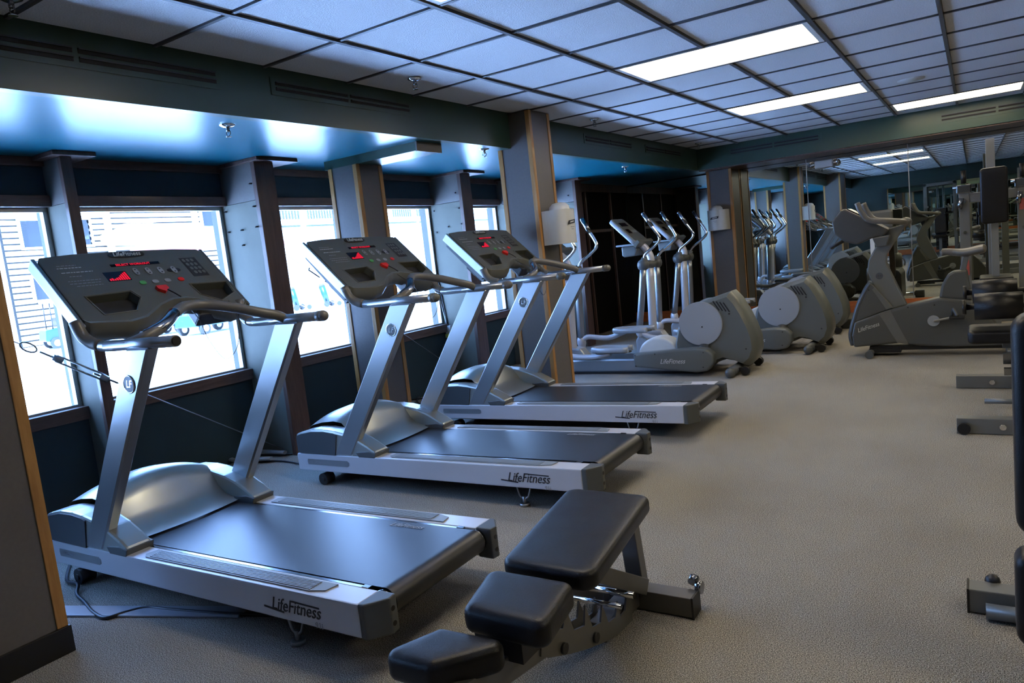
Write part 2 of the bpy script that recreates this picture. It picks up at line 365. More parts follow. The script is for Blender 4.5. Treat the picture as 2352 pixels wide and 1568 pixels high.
for n, y in enumerate(PIER):
    r = sroot('wall_pier', 'pale laminate fin with a brown timber edge between windows')
    obj('side_panel', B().box((XW - .16, y, 0), (-.985, y + PW - .012, 1.815)), 'pale', r); obj('upper_side_panel', B().box((XW - .16, y + .001, 1.818), (-.985, y + PW - .013, 2.075)), 'laminate', r); obj('rear_side_panel', B().box((XW - .1, y + PW - .012, 0), (-.986, y + PW - .002, 2.075)), 'laminate', r)
    obj('edge_board', B().box((-.985, y - .004, 0), (-.945, y + PW, 2.072), bev=.004), 'brown', r)
    obj('cap_board', B().box((XW, y - .03, 2.072), (-.88, y + PW + .17, HS), bev=.003), 'brown', r)
for n, y in enumerate(MUL):
    r = sroot('wall_mullion', 'narrow pale fin with a brown edge dividing the window bay')
    obj('side_panel', B().box((XW - .16, y, 0), (-1.15, y + .055, 1.815)), 'pale', r); obj('upper_side_panel', B().box((XW - .16, y + .001, 1.818), (-1.15, y + .054, 2.075)), 'laminate', r)
    obj('edge_board', B().box((-1.15, y - .002, 0), (-1.115, y + .06, 2.072), bev=.003), 'brown', r)
    obj('cap_board', B().box((XW, y - .06, 2.072), (-1.07, y + .18, HS), bev=.003), 'brown', r)
# screws left in the fin by the first treadmill
pier1 = [o for o in bpy.data.objects if o.name.startswith('wall_pier')][1]
for (x, z) in ((-1.0, 1.93), (-.998, 1.775), (-1.31, 1.775), (-1.31, 1.63), (-1.16, 1.63), (-1.0, 1.635), (-1.17, 1.525)):
    obj('screw', B().cyl((x, 1.28, z), (x, 1.262, z), .006, n=8).cyl((x, 1.262, z), (x + .012, 1.25, z - .004), .004, n=6), 'darkink', pier1)
pier2 = [o for o in bpy.data.objects if o.name.startswith('wall_pier')][2]
for (x, z) in ((-1.02, 1.9), (-1.0, 1.75), (-.99, 1.6), (-1.15, 1.59), (-1.305, 1.76), (-1.30, 1.55)):
    obj('screw', B().cyl((x, 3.66, z), (x, 3.644, z), .007, n=8), 'darkink', pier2)
pier3 = [o for o in bpy.data.objects if o.name.startswith('wall_pier')][3]
for (x, z) in ((-1.05, 1.9), (-1.04, 1.7), (-1.02, 1.5)):
    obj('screw', B().cyl((x, 6.05, z), (x, 6.03, z), .009, n=8), 'darkink', pier3)
# dark doors beyond the third fin
dw = sroot('door_1', 'black panelled folding doors beyond the last fin')
ys = [6.22, 7.0, 7.81, 8.42]
for a, c in zip(ys[:-1], ys[1:]):
    obj('door_panel', B().box((XW - .02, a + .02, .02), (XW + .02, c - .02, 1.98), bev=.004), 'blackpanel', dw)
for y in (6.22, 7.0, 7.81): obj('door_batten', B().box((XW + .01, y - .018, 0), (XW + .045, y + .018, 2.0)), 'brown', dw)
obj('door_rail', B().box((XW + .012, 6.22, 1.43), (XW + .035, 7.81, 1.47)), 'brown', dw)
obj('door_head', B().box((XW - .05, 6.2, 1.99), (XW + .05, 8.42, HS)), 'brown', dw)
obj('outer_skin', B().box((XW - .16, 6.2, -.5), (XW - .025, 8.6, 2.6)), 'chestnut', dw)

# pillars
def pillar(x0, x1, y0, y1, top, label, base=False):
    r = sroot('pillar', label)
    obj('pillar_core', B().box((x0, y0, 0), (x1, y1, top)), 'laminate', r)
    e = .006; s = .032
    for cx, cy in ((x0, y0), (x1, y0), (x1, y1), (x0, y1)):
        ax, bx = (cx - e, cx + s) if cx == x0 else (cx - s, cx + e); ay, by = (cy - e, cy + s) if cy == y0 else (cy - s, cy + e)
        obj('corner_trim', B().box((ax, ay, 0 if not base else .1), (bx, by, top), bev=.003), 'oak', r)
    return r
p = pillar(-.02, .365, -1.75, -.93, HC, 'taupe pillar with golden oak corners beside the first treadmill', True)
obj('pillar_base', B().box((-.03, -1.76, 0), (.378, -.918, .1), bev=.002), 'black', p)
p = pillar(-.91, -.63, 1.93, 2.20, 2.035, 'blue-grey pillar with oak corners behind the second treadmill')
obj('ceiling_box', B().box((-.95, 1.93, 2.035), (-.05, 2.20, HS)), 'teal', p)
obj('box_end_board', B().box((-.05, 1.925, 2.03), (-.038, 2.205, HS)), 'laminate', p)
pillar(-.06, .25, 3.0, 3.32, HC, 'blue-grey pillar with oak corners beside the third treadmill')
pillar(.095, .424, 7.98, 8.405, HS, 'dark pillar with oak corners against the mirror')
pillar(-.90, -.62, 6.6, 6.88, HS, 'dark pillar near the black doors') if False else None

# vents
def vent(horiz, a, b, z0, z1, pos, segsn, label):
    r = thing('air_vent', label, 'vent', (pos, (a + b) / 2, (z0 + z1) / 2) if horiz else ((a + b) / 2, pos, (z0 + z1) / 2), group='slot vents in the bulkheads')
    L = (b - a) / 2; h = (z1 - z0) / 2
    def bx(u0, u1, d0, d1, w0, w1): return ((d0, u0, w0), (d1, u1, w1)) if horiz else ((u0, -d1, w0), (u1, -d0, w1))
    f = B(); f.box(*bx(-L - .02, L + .02, 0, .004, -h - .02, h + .02))
    obj('face_plate', f, 'teal', r)
    n = segsn
    for k in range(n):
        u0 = -L + k * 2 * L / n + .012; u1 = -L + (k + 1) * 2 * L / n - .012
        for s in (-1, 1):
            c = s * h * .55
            obj('slot', B().box(*bx(u0, u1, .003, .0065, c - h * .27, c + h * .27)), 'vent', r)
            obj('blade', B().box(*bx(u0, u1, .004, .014, c + h * .20, c + h * .38)), 'vent_metal', r)
    return r
vent(True, -1.05, .31, 2.235, 2.30, XB, 2, 'long slot vent in the window side bulkhead, nearest the oak-edged pillar')
vent(True, .655, 1.775, 2.25, 2.302, XB, 2, 'slot vent in the window side bulkhead above the second treadmill')
vent(True, 4.36, 5.49, 2.247, 2.30, XB, 2, 'slot vent in the window side bulkhead just past the third pillar')
vent(True, 5.91, 7.08, 2.25, 2.30, XB, 2, 'slot vent at the far end of the window side bulkhead')
vent(False, .505, 1.60, 2.232, 2.30, YF, 2, 'slot vent in the far bulkhead near the corner')
vent(False, 2.88, 3.95, 2.212, 2.285, YF, 2, 'slot vent in the far bulkhead below the end ceiling light')

# ceiling lights
names = {(2, 8): 'bright rectangular ceiling light, the middle of the three seen', (2, 4): 'bright rectangular ceiling light, the largest and nearest seen',
         (4, 11): 'bright rectangular ceiling light next to the green far bulkhead', (2, 0): 'rectangular ceiling light seen only by reflection, in line with the nearest treadmill',
         (7, 7): 'rectangular ceiling light near the side wall, level with the elliptical trainers', (7, 3): 'rectangular ceiling light near the side wall, level with the third treadmill', (7, -1): 'rectangular ceiling light near the side wall, level with the weight bench'}
for i, j in lights:
    x0, x1, y0, y1 = i * T + .02, (i + 2) * T - .02, j * T + .014, (j + 1) * T - .014
    r = thing('ceiling_light', names.get((i, j), 'rectangular ceiling light outside the main view'), 'ceiling light', ((x0 + x1) / 2, (y0 + y1) / 2, HC), group='fluorescent ceiling lights')
    X, Y = (x1 - x0) / 2, (y1 - y0) / 2
    f = B()
    for a, b in (((-X, -Y, .0), (X, -Y + .02, .05)), ((-X, Y - .02, .0), (X, Y, .05)), ((-X, -Y + .02, .0), (-X + .03, Y - .02, .05)), ((X - .03, -Y + .02, .0), (X, Y - .02, .05))): f.box(a, b)
    obj('light_frame', f, 'whitepaint', r)
    obj('diffuser', B().box((-X + .03, -Y + .02, .008), (X - .03, Y - .02, .014)), 'lamp', r)

# sprinklers
def sprinkler(x, y, z, label):
    r = thing('sprinkler', label, 'sprinkler', (x, y, z), group='sprinkler heads')
    obj('escutcheon', B().lathe([(.0, -.014), (.018, -.014), (.040, -.004), (.042, 0)], n=20), 'chrome', r)
    obj('nozzle', B().cyl((0, 0, -.012), (0, 0, -.035), .010, n=10).tube([(-.012, 0, -.03), (-.017, 0, -.045), (0, 0, -.06)], .0025, n=6, sub=3).tube([(.012, 0, -.03), (.017, 0, -.045), (0, 0, -.06)], .0025, n=6, sub=3), 'chrome_dark', r)
    obj('deflector', B().cyl((0, 0, -.060), (0, 0, -.063), .016, n=12), 'chrome', r)
for x, y, z, l in ((.362, 1.48, HC, 'sprinkler head in the tiled ceiling above the second treadmill'), (.35, 3.99, HC, 'sprinkler head in the tiled ceiling past the third pillar'),
                   (.32, 7.0, HC, 'sprinkler head in the tiled ceiling by the far corner'), (.28, -.69, HC, 'sprinkler head in the tiled ceiling nearest the camera'),
                   (-.144, .486, HS, 'sprinkler head in the blue ceiling above the first treadmill'), (-.055, 2.78, HS, 'sprinkler head in the blue ceiling before the third pillar'),
                   (-.137, 5.74, HS, 'sprinkler head in the blue ceiling beyond the third pillar')): sprinkler(x, y, z, l)
tag(obj('ceiling_speaker', B().lathe([(0, -.012), (.09, -.012), (.105, -.004), (.108, 0)], n=32), 'white'), 'round white speaker cover in the tiled ceiling', 'speaker').location = (2.75, 5.27, HC + .005)

# emergency light on the mirror
r = thing('emergency_light', 'white emergency light with two chrome lamps above the mirror', 'emergency light', (1.53, YB - .05, 1.985))
obj('housing', B().box((-.11, -.04, -.05), (.11, .04, .045), bev=.012), 'whitepaint', r)
for s in (-1, 1):
    h = obj('lamp_head', B().lathe([(0, -.035), (.035, -.03), (.046, .0), (.046, .012)], T=frame((s * .14, -.03, 0), (1, 0, 0), (0, 0, 1)) @ Matrix.Rotation(0, 4, 'X'), n=18), 'chrome', r)
    obj('lens', B().sphere((s * .14, -.035, 0), .038, n=12, sc=(1, .5, 1)), 'glass_smoke', h)

# wipe dispensers
def dispenser(label, loc, rz):
    """front faces local -y, back at y=0"""
    r = thing('wipe_dispenser', label, 'dispenser', loc, rz)
    def f(u, v):
        a = PI * (v)  # left to right
        x = -.135 * math.cos(a); k = math.sin(a); z = u * .27
        return (x * (1 - .02 * u), -.035 - .165 * (k ** .45), z)
    b = B().grid(f, 6, 22)
    pts = [(-.135 * math.cos(PI * k / 22), -.035 - .165 * (math.sin(PI * k / 22) ** .45)) for k in range(23)]
    b.prism([(x * .98, y) for x, y in pts] + [(.132, 0), (-.132, 0)], .262, .272, 'xy')
    b.box((-.135, -.036, 0), (-.125, 0, .27)).box((.125, -.036, 0), (.135, 0, .27)).box((-.13, -.03, -.0), (.13, 0, .006))
    obj('shell', b, 'white', r, autos=40)
    obj('domed_top', B().lathe([(.085, .268), (.08, .30), (.055, .325), (.0, .335)], T=Matrix.Translation((-.01, -.10, 0)), n=24), 'white', r)
    lg = B().prism([(-.075, .150), (-.06, .178), (.045, .188), (.035, .158)], -.2035, -.2005, 'xz')
    obj('logo_banner', lg, 'darkink', r)
    obj('logo_stroke', B().prism([(-.045, .160), (-.04, .170), (.022, .177), (.018, .168)], -.2045, -.2034, 'xz'), 'white', r)
    obj('printed_line', B().box((-.035, -.2035, .125), (.02, -.2005, .131)).box((-.02, -.2035, .108), (.01, -.2005, .113)), 'greyink', r)
    obj('clear_skirt', B().tube([(-.10, -.15, -.03), (0, -.19, -.035), (.10, -.15, -.03)], .004, n=6), 'glass_smoke', r)
    return r
dispenser('white wipe dispenser on the oak-edged pillar beside the third treadmill', (.262, 3.16, 1.295), PI / 2)
dispenser('white wipe dispenser on the dark pillar against the mirror', (.235, 7.975, 1.275), 0)

# ================================================================== OUTSIDE
GZ = -.4
struct('ground', B().box((-60, -30, GZ - .2), (XW - .16, 70, GZ)), 'asphalt')
XF = -30.0
def log_house():
    r = thing('log_building', 'pale log-sided building with dark windows seen through the first windows', 'building', (XF, 15, GZ))
    dy = -15; dz = -GZ
    wins = [(12.8, 15.6, 3.7, 4.8), (12.9, 15.4, 1.5, 2.45), (21.3, 22.8, 4.35, 5.6)]
    R = .125; n = 30
    for k in range(n):
        z = GZ + R + k * .25
        spans = [(7.6, 11.5), (12.1, 16.3), (16.55, 20.8), (20.95, 25.5)]
        cuts = []
        for a, b in spans:
            seg = [(a, b)]
            for wa, wb_, wz0, wz1 in wins:
                if wz0 - .1 < z < wz1 + .1:
                    seg = [s for q in seg for s in ((q[0], min(q[1], wa)), (max(q[0], wb_), q[1])) if s[1] - s[0] > .05]
            cuts += seg
        for a, b in cuts:
            obj('log', B().cyl((0, a + dy, z + dz), (0, b + dy, z + dz), .098, n=12), 'log', r)
    obj('house_wall', B().box((-.3, 7.6 + dy, GZ + dz), (-.02, 25.5 + dy, 7.2 + dz)), 'deckgrey', r)  # wall coloured dark in place of the shade in the log gaps
    for y in (11.8, 16.42, 20.88):
        obj('corner_post', B().box((-.05, y - .12 + dy, 0), (.18, y + .12 + dy, 7.4)), 'extwhite', r)
    for wa, wb_, z0, z1 in wins:
        f = B()
        for a, b in (((-.05, wa, z0 - .1), (.14, wb_, z0)), ((-.05, wa, z1), (.14, wb_, z1 + .1)), ((-.05, wa - .08, z0 - .1), (.14, wa, z1 + .1)), ((-.05, wb_, z0 - .1), (.14, wb_ + .08, z1 + .1)), ((-.04, (wa + wb_) / 2 + .1, z0), (.12, (wa + wb_) / 2 + .2, z1))):
            f.box((a[0], a[1] + dy, a[2] + dz), (b[0], b[1] + dy, b[2] + dz))
        fr = obj('window_frame', f, 'extwhite', r)
        obj('pane', B().box((-.02, wa + dy, z0 + dz), (0.02, wb_ + dy, z1 + dz)), 'extglass', fr)
    # upper white panel, porch roof with red fascia
    obj('white_panel', B().box((0, 12.1 + dy, 4.95 + dz), (.15, 16.3 + dy, 6.8 + dz)), 'extwhite', r)
    obj('porch_roof', B().prism([(16.7, 4.35), (25.5, 3.95), (25.5, 3.30), (16.2, 3.60), (15.8, 4.0)], .14, 1.9, 'yz', T=Matrix.Translation((0, dy, dz))), 'extwhite', r)
    obj('porch_fascia', B().box((1.9, 16.2 + dy, 3.05 + dz), (1.98, 25.4 + dy, 3.32 + dz)), 'roofred', r)
    # raised deck with a railing to the far end
    obj('deck_wall', B().box((-.3, 25.6 + dy, 0), (0.1, 50 + dy, 4.35 + dz - .1)), 'extwhite', r)
    for a, b in ((25.6, 27.5), (28.1, 30.5), (31, 34), (34.5, 38), (38.5, 43), (44, 50)):
        obj('deck_edge_board', B().box((.1, a + dy, 4.15 + dz), (.3, b + dy, 4.25 + dz)), 'deckgrey', r)
    obj('top_rail', B().box((0.1, 25.6 + dy, 5.35 + dz), (.2, 50 + dy, 5.42 + dz)), 'extwhite', r)
    y = 25.8
    bal = B().box((-.04, -.04, 4.6 + dz), (.04, .04, 5.3 + dz))
    b0 = obj('baluster', bal, 'deckgrey', r); b0.location = (.15, y + dy, 0)
    for k in range(1, 70):
        y += .22 if (k % 9) else .75
        inst(b0, 'baluster', r, (.15, y + dy, 0))
log_house()
def golf_cart(label, loc, rz, s=1.0):
    r = thing('golf_cart', label, 'golf cart', loc, rz, group='teal golf carts parked outside'); r.scale = (s, s, s)
    obj('cart_body', B().prism([(-1.15, .30), (-1.1, .72), (-.62, .78), (-.55, .45), (.42, .42), (.55, .85), (.9, .92), (1.15, .6), (1.15, .30)], -.56, .56, 'xz', bev=.04), 'teal_cart', r)
    obj('roof', B().box((-.95, -.58, 1.72), (.72, .58, 1.79), bev=.03), 'extwhite', r)
    for x, y in ((-.85, -.5), (-.85, .5)): obj('roof_post', B().cyl((x, y, .75), (x + .02, y, 1.73), .02, n=8), 'black', r)
    for y in (-.5, .5): obj('roof_post', B().cyl((.62, y, .9), (.50, y, 1.73), .02, n=8), 'black', r)
    obj('seat', B().box((-.55, -.5, .62), (-.05, .5, .76), bev=.04), 'tan', r); obj('seat_back', B().box((-.62, -.5, .8), (-.5, .5, 1.15), bev=.04), 'tan', r)
    obj('windscreen', B().beam((.62, 0, .9), (.50, 0, 1.7), 1.0, .01), 'glass_smoke', r)
    for x in (-.8, .82):
        for y in (-.55, .55):
            w_ = obj('wheel', B().cyl((x, y - .07, .22), (x, y + .07, .22), .22, n=18), 'tyre', r); obj('hub_cap', B().cyl((x, y - .08, .22), (x, y + .08, .22), .12, n=14), 'extwhite', w_)
    obj('front_bumper', B().box((1.13, -.5, .3), (1.2, .5, .4)), 'black', r)
golf_cart('teal golf cart parked behind the narrow fin, farthest from the porch', (-26.2, 12.4, GZ), 1.35)
golf_cart('teal golf cart seen under the first treadmill console, in the middle of the row', (-24.2, 14.3, GZ), 1.5)
golf_cart('teal golf cart parked nearest the window, beside the first pale fin', (-20.9, 14.6, GZ), 1.7)
golf_cart('golf cart far away under the deck, seen between the pillars', (-24, 30.6, GZ), .9)
def push_cart(label, loc, rz):
    r = thing('golf_trolley', label, 'trolley', loc, rz, group='golf trolleys standing on the pavement')
    obj('bag', B().cyl((0, 0, .2), (-.18, 0, 1.05), .15, .17, n=14), 'teal_cart', r)
    obj('bag_top', B().cyl((-.18, 0, 1.05), (-.21, 0, 1.2), .17, .13, n=14), 'deckgrey', r)
    for y in (-.32, .32):
        obj('wheel', B().cyl((.1, y - .03, .15), (.1, y + .03, .15), .15, n=16), 'tyre', r)
    obj('frame_tube', B().tube([(.65, 0, .12), (.1, 0, .3), (-.5, 0, 1.1)], .02, n=8, sub=2).cyl((.1, -.3, .15), (.1, .3, .15), .015, n=8), 'steel', r)
    obj('front_wheel', B().cyl((.65, -.03, .12), (.65, .03, .12), .12, n=14), 'tyre', r)
push_cart('golf trolley outside, the one nearer the pale fin', (-26, 23.2, GZ), .4); push_cart('golf trolley outside, the one nearer the oak-edged pillar', (-25.3, 24.6, GZ), .4)
def tree(label, loc, h, rad, seed, dark=0):
    rnd = random.Random(seed); r = thing('leafy_tree', label, 'tree', loc)
    obj('trunk', B().tube([(0, 0, 0), (.1, .05, h * .4), (0, .1, h * .8)], lambda u: .16 * (1 - .6 * u), n=8), 'bark', r)
    b = B()
    for k in range(900):
        th, ph = rnd.uniform(0, 2 * PI), math.acos(rnd.uniform(-1, 1)); q = rad * rnd.uniform(.45, 1) ** .6
        c = Vector((q * math.sin(ph) * math.cos(th), q * math.sin(ph) * math.sin(th), h * .72 + q * .9 * math.cos(ph)))
        Mx = Matrix.Translation(c) @ Euler((rnd.uniform(0, 6), rnd.uniform(0, 6), rnd.uniform(0, 6))).to_matrix().to_4x4()
        L = rnd.uniform(.14, .28); b._add([(-L, 0, 0), (0, -L * .45, 0), (L, 0, .04), (0, L * .45, 0)], [(0, 1, 2, 3)], False, Mx)
    o = obj('foliage', b, 'leaf', r, merge=False); o['kind'] = 'stuff'
tree('small green tree by the far corner of the log building', (-26.6, 21.0, GZ), 6.0, .9, 3)
tree('leafy tree outside, seen only in the reflected window beside the dark pillar', (-5.8, -10.0, GZ), 4.6, 2.4, 5)
tree('broader leafy tree behind it, also seen only by reflection', (-9.5, -19.0, GZ), 6.0, 3.0, 9)
tree('tall leafy tree farthest off in the reflected windows', (-4.2, -16.5, GZ), 5.5, 2.2, 11)
# ================================================================== TREADMILLS
def make_treadmill(label):
    """front (motor end) at x=0, walking surface towards +x, centred on y=0"""
    r = thing('treadmill', label, 'treadmill', group='silver treadmills in a row')
    def zt(x): return .192 + .017 * x
    def zb(x): return .088 + .012 * x
    # side rails
    for s in (-1, 1):
        yo, yi = s * .375, s * .272
        b = B().prism([(-.005, .18), (0.0, zt(0)), (1.96, zt(1.96)), (1.96, zb(1.96)), (.0, zb(0))], min(yo, yi), max(yo, yi), 'xz', bev=.006)
        rail = obj('side_rail', b, 'silver_side', r)
        tr = obj('foot_strip', B().prism([(.76, yo * .955), (1.72, yo * .955), (1.78, yo * .90), (1.79, yi * 1.06), (.74, yi * 1.06), (.73, yo * .90)], 0, .004, 'xy'), 'strip', rail)
        tr.matrix_local = Matrix.Translation((0, 0, zt(0) + .0005)) @ Matrix.Rotation(-math.atan(.017), 4, 'Y')
        rb = B()
        for k in range(7):
            y = (yi * 1.1) + (yo * .93 - yi * 1.1) * k / 6
            rb.beam((.78, y, zt(.78) + .005), (1.72, y, zt(1.72) + .005), .005, .004)
        obj('tread_rib', rb, 'strip', rail)['kind'] = 'stuff'
        cap = B().prism([(1.96, yo), (1.96, yi), (2.03, yi), (2.035, yo * .82), (1.985, yo)], zb(2) - .004, zt(2) + .002, 'xy', bev=.006)
        c = obj('end_cap', cap, 'grey_cap', r)
        obj('cap_bolt', B().cyl((2.02, yi * 1.09, .19), (2.0348, yi * 1.09, .19), .009, n=10).cyl((2.02, yi * 1.09, .14), (2.0348, yi * 1.09, .14), .009, n=10), 'black', c)
        # levelling foot
        obj('rear_foot', B().tube([(1.56, s * .335, .11), (1.575, s * .335, .05), (1.60, s * .335, .04), (1.625, s * .335, .05), (1.645, s * .335, .11)], .005, n=6, sub=2).cyl((1.60, s * .335, .012), (1.60, s * .335, .05), .010, n=8).cyl((1.60, s * .335, 0), (1.60, s * .335, .016), .026, n=14), 'steel', r)
        obj('wheel', B().cyl((.185, s * .30, .036), (.185, s * .365, .036), .036, n=20).cyl((.185, s * .29, .036), (.185, s * .37, .036), .014, n=10), 'black', r)
        if s < 0:
            obj('rail_label', B().prism([(.09, .128), (.085, .148), (.09, .163), (.42, .168), (.435, .158), (.435, .140), (.42, .132)], yo - .0015, yo + .001, 'xz'), 'silver', rail)
            text('label_print', 'LifeFitness', .017, 'greyink', rail, frame((.17, yo - .0022, .147), (1, 0, .01), (0, 0, 1)))
            text('rail_lettering', 'LifeFitness', .066, 'darkink', rail, frame((1.66, yo - .0012, .160), (1, 0, .014), (0, 0, 1)), shear=.35, sx=.88)
            obj('lettering_swash', B().beam((1.50, yo - .001, .142), (1.60, yo - .001, .135), .002, .006).beam((1.66, yo - .001, .182), (1.78, yo - .001, .180), .002, .005), 'darkink', rail)
            text('model_number', '91i', .030, 'greyink', rail, frame((1.77, yo - .0012, .118), (1, 0, .014), (0, 0, 1)))
            text('model_mark', 'LifeFitness', .018, 'greyink', rail, frame((1.77, yo - .0012, .099), (1, 0, .014), (0, 0, 1))) if False else None
    # deck, belt and roller
    obj('deck', B().box((.12, -.272, .10), (1.93, .272, .188)), 'black', r)
    top = [(.42, .197), (1.975, .222)]
    pr = [(.42, .199), (1.955, .226)] + [(1.965 + .047 * math.sin(a), .180 + .047 * math.cos(a)) for a in [PI * k / 12 for k in range(0, 13)]] + [(1.9, .128), (1.9, .132)] 
    pr = pr + [(1.96 + .042 * math.sin(a), .180 + .042 * math.cos(a)) for a in [PI * (12 - k) / 12 for k in range(0, 13)]] + [(1.95, .218), (.42, .192)]
    vs = []; n = len(pr)
    b = B(); 
    vs = [(x, -.252, z) for x, z in pr] + [(x, .252, z) for x, z in pr]
    b._add(vs, [(i, (i + 1) % n, n + (i + 1) % n, n + i) for i in range(n)], False)
    blt = obj('running_belt', b, 'belt', r, autos=35)
    text('belt_lettering', 'LifeFitness', .045, 'greyink', blt, frame((1.66, .215, .2225), (1, 0, .017), (0, 1, 0)), shear=.3, sx=.9, ext=.0002)
    for s in (-1, 1):
        obj('deck_edge', B().beam((.5, s * .262, .197), (1.9, s * .262, .221), .016, .003), 'chrome_dark', r)
        obj('roller_end', B().cyl((1.965, s * .252, .180), (1.965, s * .268, .180), .043, n=22).cyl((1.965, s * .268, .180), (1.965, s * .276, .180), .03, n=16).box((1.88, min(s * .255, s * .272), .205), (1.91, max(s * .255, s * .272), .226)), 'chrome_dark', r)
    obj('roller', B().cyl((1.965, -.25, .180), (1.965, .25, .180), .041, n=22), 'black', r)
    obj('motor_pan', B().box((.05, -.26, .055), (.62, .26, .12), bev=.01).box((.02, -.265, .1), (.6, .265, .19)).box((.9, -.2, .06), (1.6, .2, .1)), 'black', r)
    # motor shroud
    def fcen(u, v):
        y = -.27 + .54 * v; q = 1 - (y / .30) ** 2
        P = [(.012, .13), (.012, .22), (.014, .315 + .055 * q), (.05, .332 + .06 * q), (.14, .350 + .068 * q), (.24, .360 + .072 * q), (.31, .352 + .066 * q), (.355, .315 + .045 * q), (.395, .268 + .024 * q), (.45, .233 + .008 * q), (.555, .211)]
        x, z = P[int(round(u * 10))]; bow = .03 * (1 - q) * (u ** 3)
        return (x - bow, y, z)
    hd = obj('motor_shroud', B().grid(fcen, 10, 16), 'hood', r, autos=50)
    tx = text('shroud_lettering', 'LifeFitness', .068, 'darkink', hd, frame((.17, 0.03, 0), (0, 1, 0), (-1, 0, 0)), shear=.3)
    for v in tx.data.vertices:
        q = 1 - (v.co.y / .30) ** 2; f = (v.co.x - .05) / .19; v.co.z = (.332 + .06 * q) * (1 - f) + (.360 + .072 * q) * f + .004
    obj('shroud_front', B().box((-.004, -.34, .12), (.016, .34, .30)), 'shroud_dark', r)
    for s in (-1, 1):
        a_, b_ = sorted((s * .262, s * .372))
        wg = B().prism([(.008, .195), (.008, .312), (.06, .328), (.15, .345), (.25, .348), (.33, .342), (.44, .325), (.52, .300), (.60, .262), (.655, .232), (.64, .198), (.50, .190)], a_, b_, 'xz', bev=.012)
        w_ = obj('side_cover', wg, 'hood', r)
        yo = s * .373
        obj('cover_face', B().prism([(.012, .196), (.012, .300), (.06, .316), (.15, .333), (.25, .337), (.33, .33), (.36, .322), (.33, .196)], *sorted((yo, yo + s * .004)), 'xz'), 'shroud_dark', w_)
        obj('cover_nose', B().prism([(.52, .196), (.50, .225), (.60, .235), (.658, .228), (.645, .197)], *sorted((s * .255, s * .376)), 'xz', bev=.004), 'grey_cap', w_)
    # uprights with emblem, hand tubes
    for s in (-1, 1):
        a_, b_ = sorted((s * .325, s * .377))
        up = obj('upright', B().prism([(.325, .200), (.465, .202), (1.055, 1.062), (.905, 1.062)], a_, b_, 'xz', bev=.008, seg=1), 'silver', r)
        cx, cz = .895, .925; yo = -.3785 if s < 0 else .3785
        if s < 0:
            obj('emblem_ring', B().lathe([(.030, .0), (.034, .003), (.036, 0)], T=frame((cx, yo, cz), (1, 0, 0), (0, 0, 1)), n=28), 'chrome', up)
            obj('emblem_disc', B().cyl((cx, yo + .001, cz), (cx, yo - .0012, cz), .031, n=28), 'shroud_dark', up)
            text('emblem_letters', 'LF', .040, 'chrome', up, frame((cx, yo - .0014, cz), (1, 0, 0), (0, 0, 1)), shear=.2)
        yt = s * .352
        t = B().tube([(.60, s * .385, 1.175), (.625, s * .378, 1.115), (.665, s * .362, 1.083), (.74, yt, 1.072), (.9, yt, 1.075)], .0215, n=14, sub=5)
        obj('handrail_bend', t, 'silver', r)
        hr = obj('handrail', B().cyl((.74, yt, 1.072), (1.20, yt, 1.08), .0215, n=18), 'silver', r)
        obj('bend_grip', B().tube([(.598, s * .386, 1.178), (.622, s * .379, 1.12), (.655, s * .366, 1.09), (.70, s * .356, 1.076)], .024, n=14, sub=4), 'grip', r)
        obj('rail_end_cap', B().sphere((1.20, yt, 1.08), .0245, n=16, sc=(1.1, 1, 1)).cyl((1.17, yt, 1.0795), (1.20, yt, 1.08), .024, n=16), 'grip' if s > 0 else 'console_lip', hr)
    obj('front_bar', B().tube([(.90, -.350, 1.078), (.935, -.31, 1.095), (.92, -.22, 1.125), (.85, -.12, 1.165), (.79, -.03, 1.187), (.785, .06, 1.185), (.84, .15, 1.162), (.91, .24, 1.125), (.945, .31, 1.10), (.95, .352, 1.078)], .0225, n=14, sub=5), 'grip', r)
    obj('sensor_strip', B().tube([(.93, -.31, 1.097), (.92, -.22, 1.127), (.85, -.12, 1.167)], .0245, n=10, sub=4), 'chrome_dark', r)
    # console: plane with origin at its lower edge
    u = Vector((-.30, 0, .28)).normalized(); nrm = Vector((.28, 0, .30)).normalized(); O = Vector((.62, .03, 1.163))
    K = Matrix(((0, u.x, nrm.x, O.x), (1, 0, 0, O.y), (0, u.z, nrm.z, O.z), (0, 0, 0, 1)))   # columns: w(y), v(up), n
    out = [(-.385, .030), (-.37, .012), (-.30, .002), (-.21, -.012), (-.13, .004), (-.08, .034), (-.03, .066), (.04, .092), (.11, .092), (.17, .074), (.24, .028), (.30, -.008), (.36, .002), (.385, .022), (.385, .405), (.37, .428), (.24, .440), (0, .446), (-.24, .442), (-.37, .430), (-.385, .405)]
    body = obj('console', B().prism(out, -.055, 0.0, 'xy', T=K, bev=.006), 'console', r)
    pk = [[(-.305, .160), (-.115, .166), (-.095, .120), (-.150, .048), (-.285, .046)], [(.185, .172), (.372, .164), (.362, .085), (.27, .044), (.195, .098)]]
    cut = [obj('cut', B().prism(p_, -.045, .02, 'xy', T=K), 'pocket') for p_ in pk]
    boolean(body, cut)
    for p_ in pk:
        obj('cup_pocket', B().prism(p_, -.0465, -.0435, 'xy', T=K), 'pocket', body)
        cx = sum(a for a, b in p_) / 5; cy = sum(b for a, b in p_) / 5
        ring = [(cx + (a - cx) * 1.07, cy + (b - cy) * 1.09) for a, b in p_]
        e = B()
        for k in range(5):
            a, b = Vector((*ring[k], .001)), Vector((*ring[(k + 1) % 5], .001)); e.cyl(K @ a, K @ b, .0022, n=6, caps=False)
        obj('pocket_rim', e, 'console_lip', body)
    lip = [(a, b) for a, b in out[:14]]
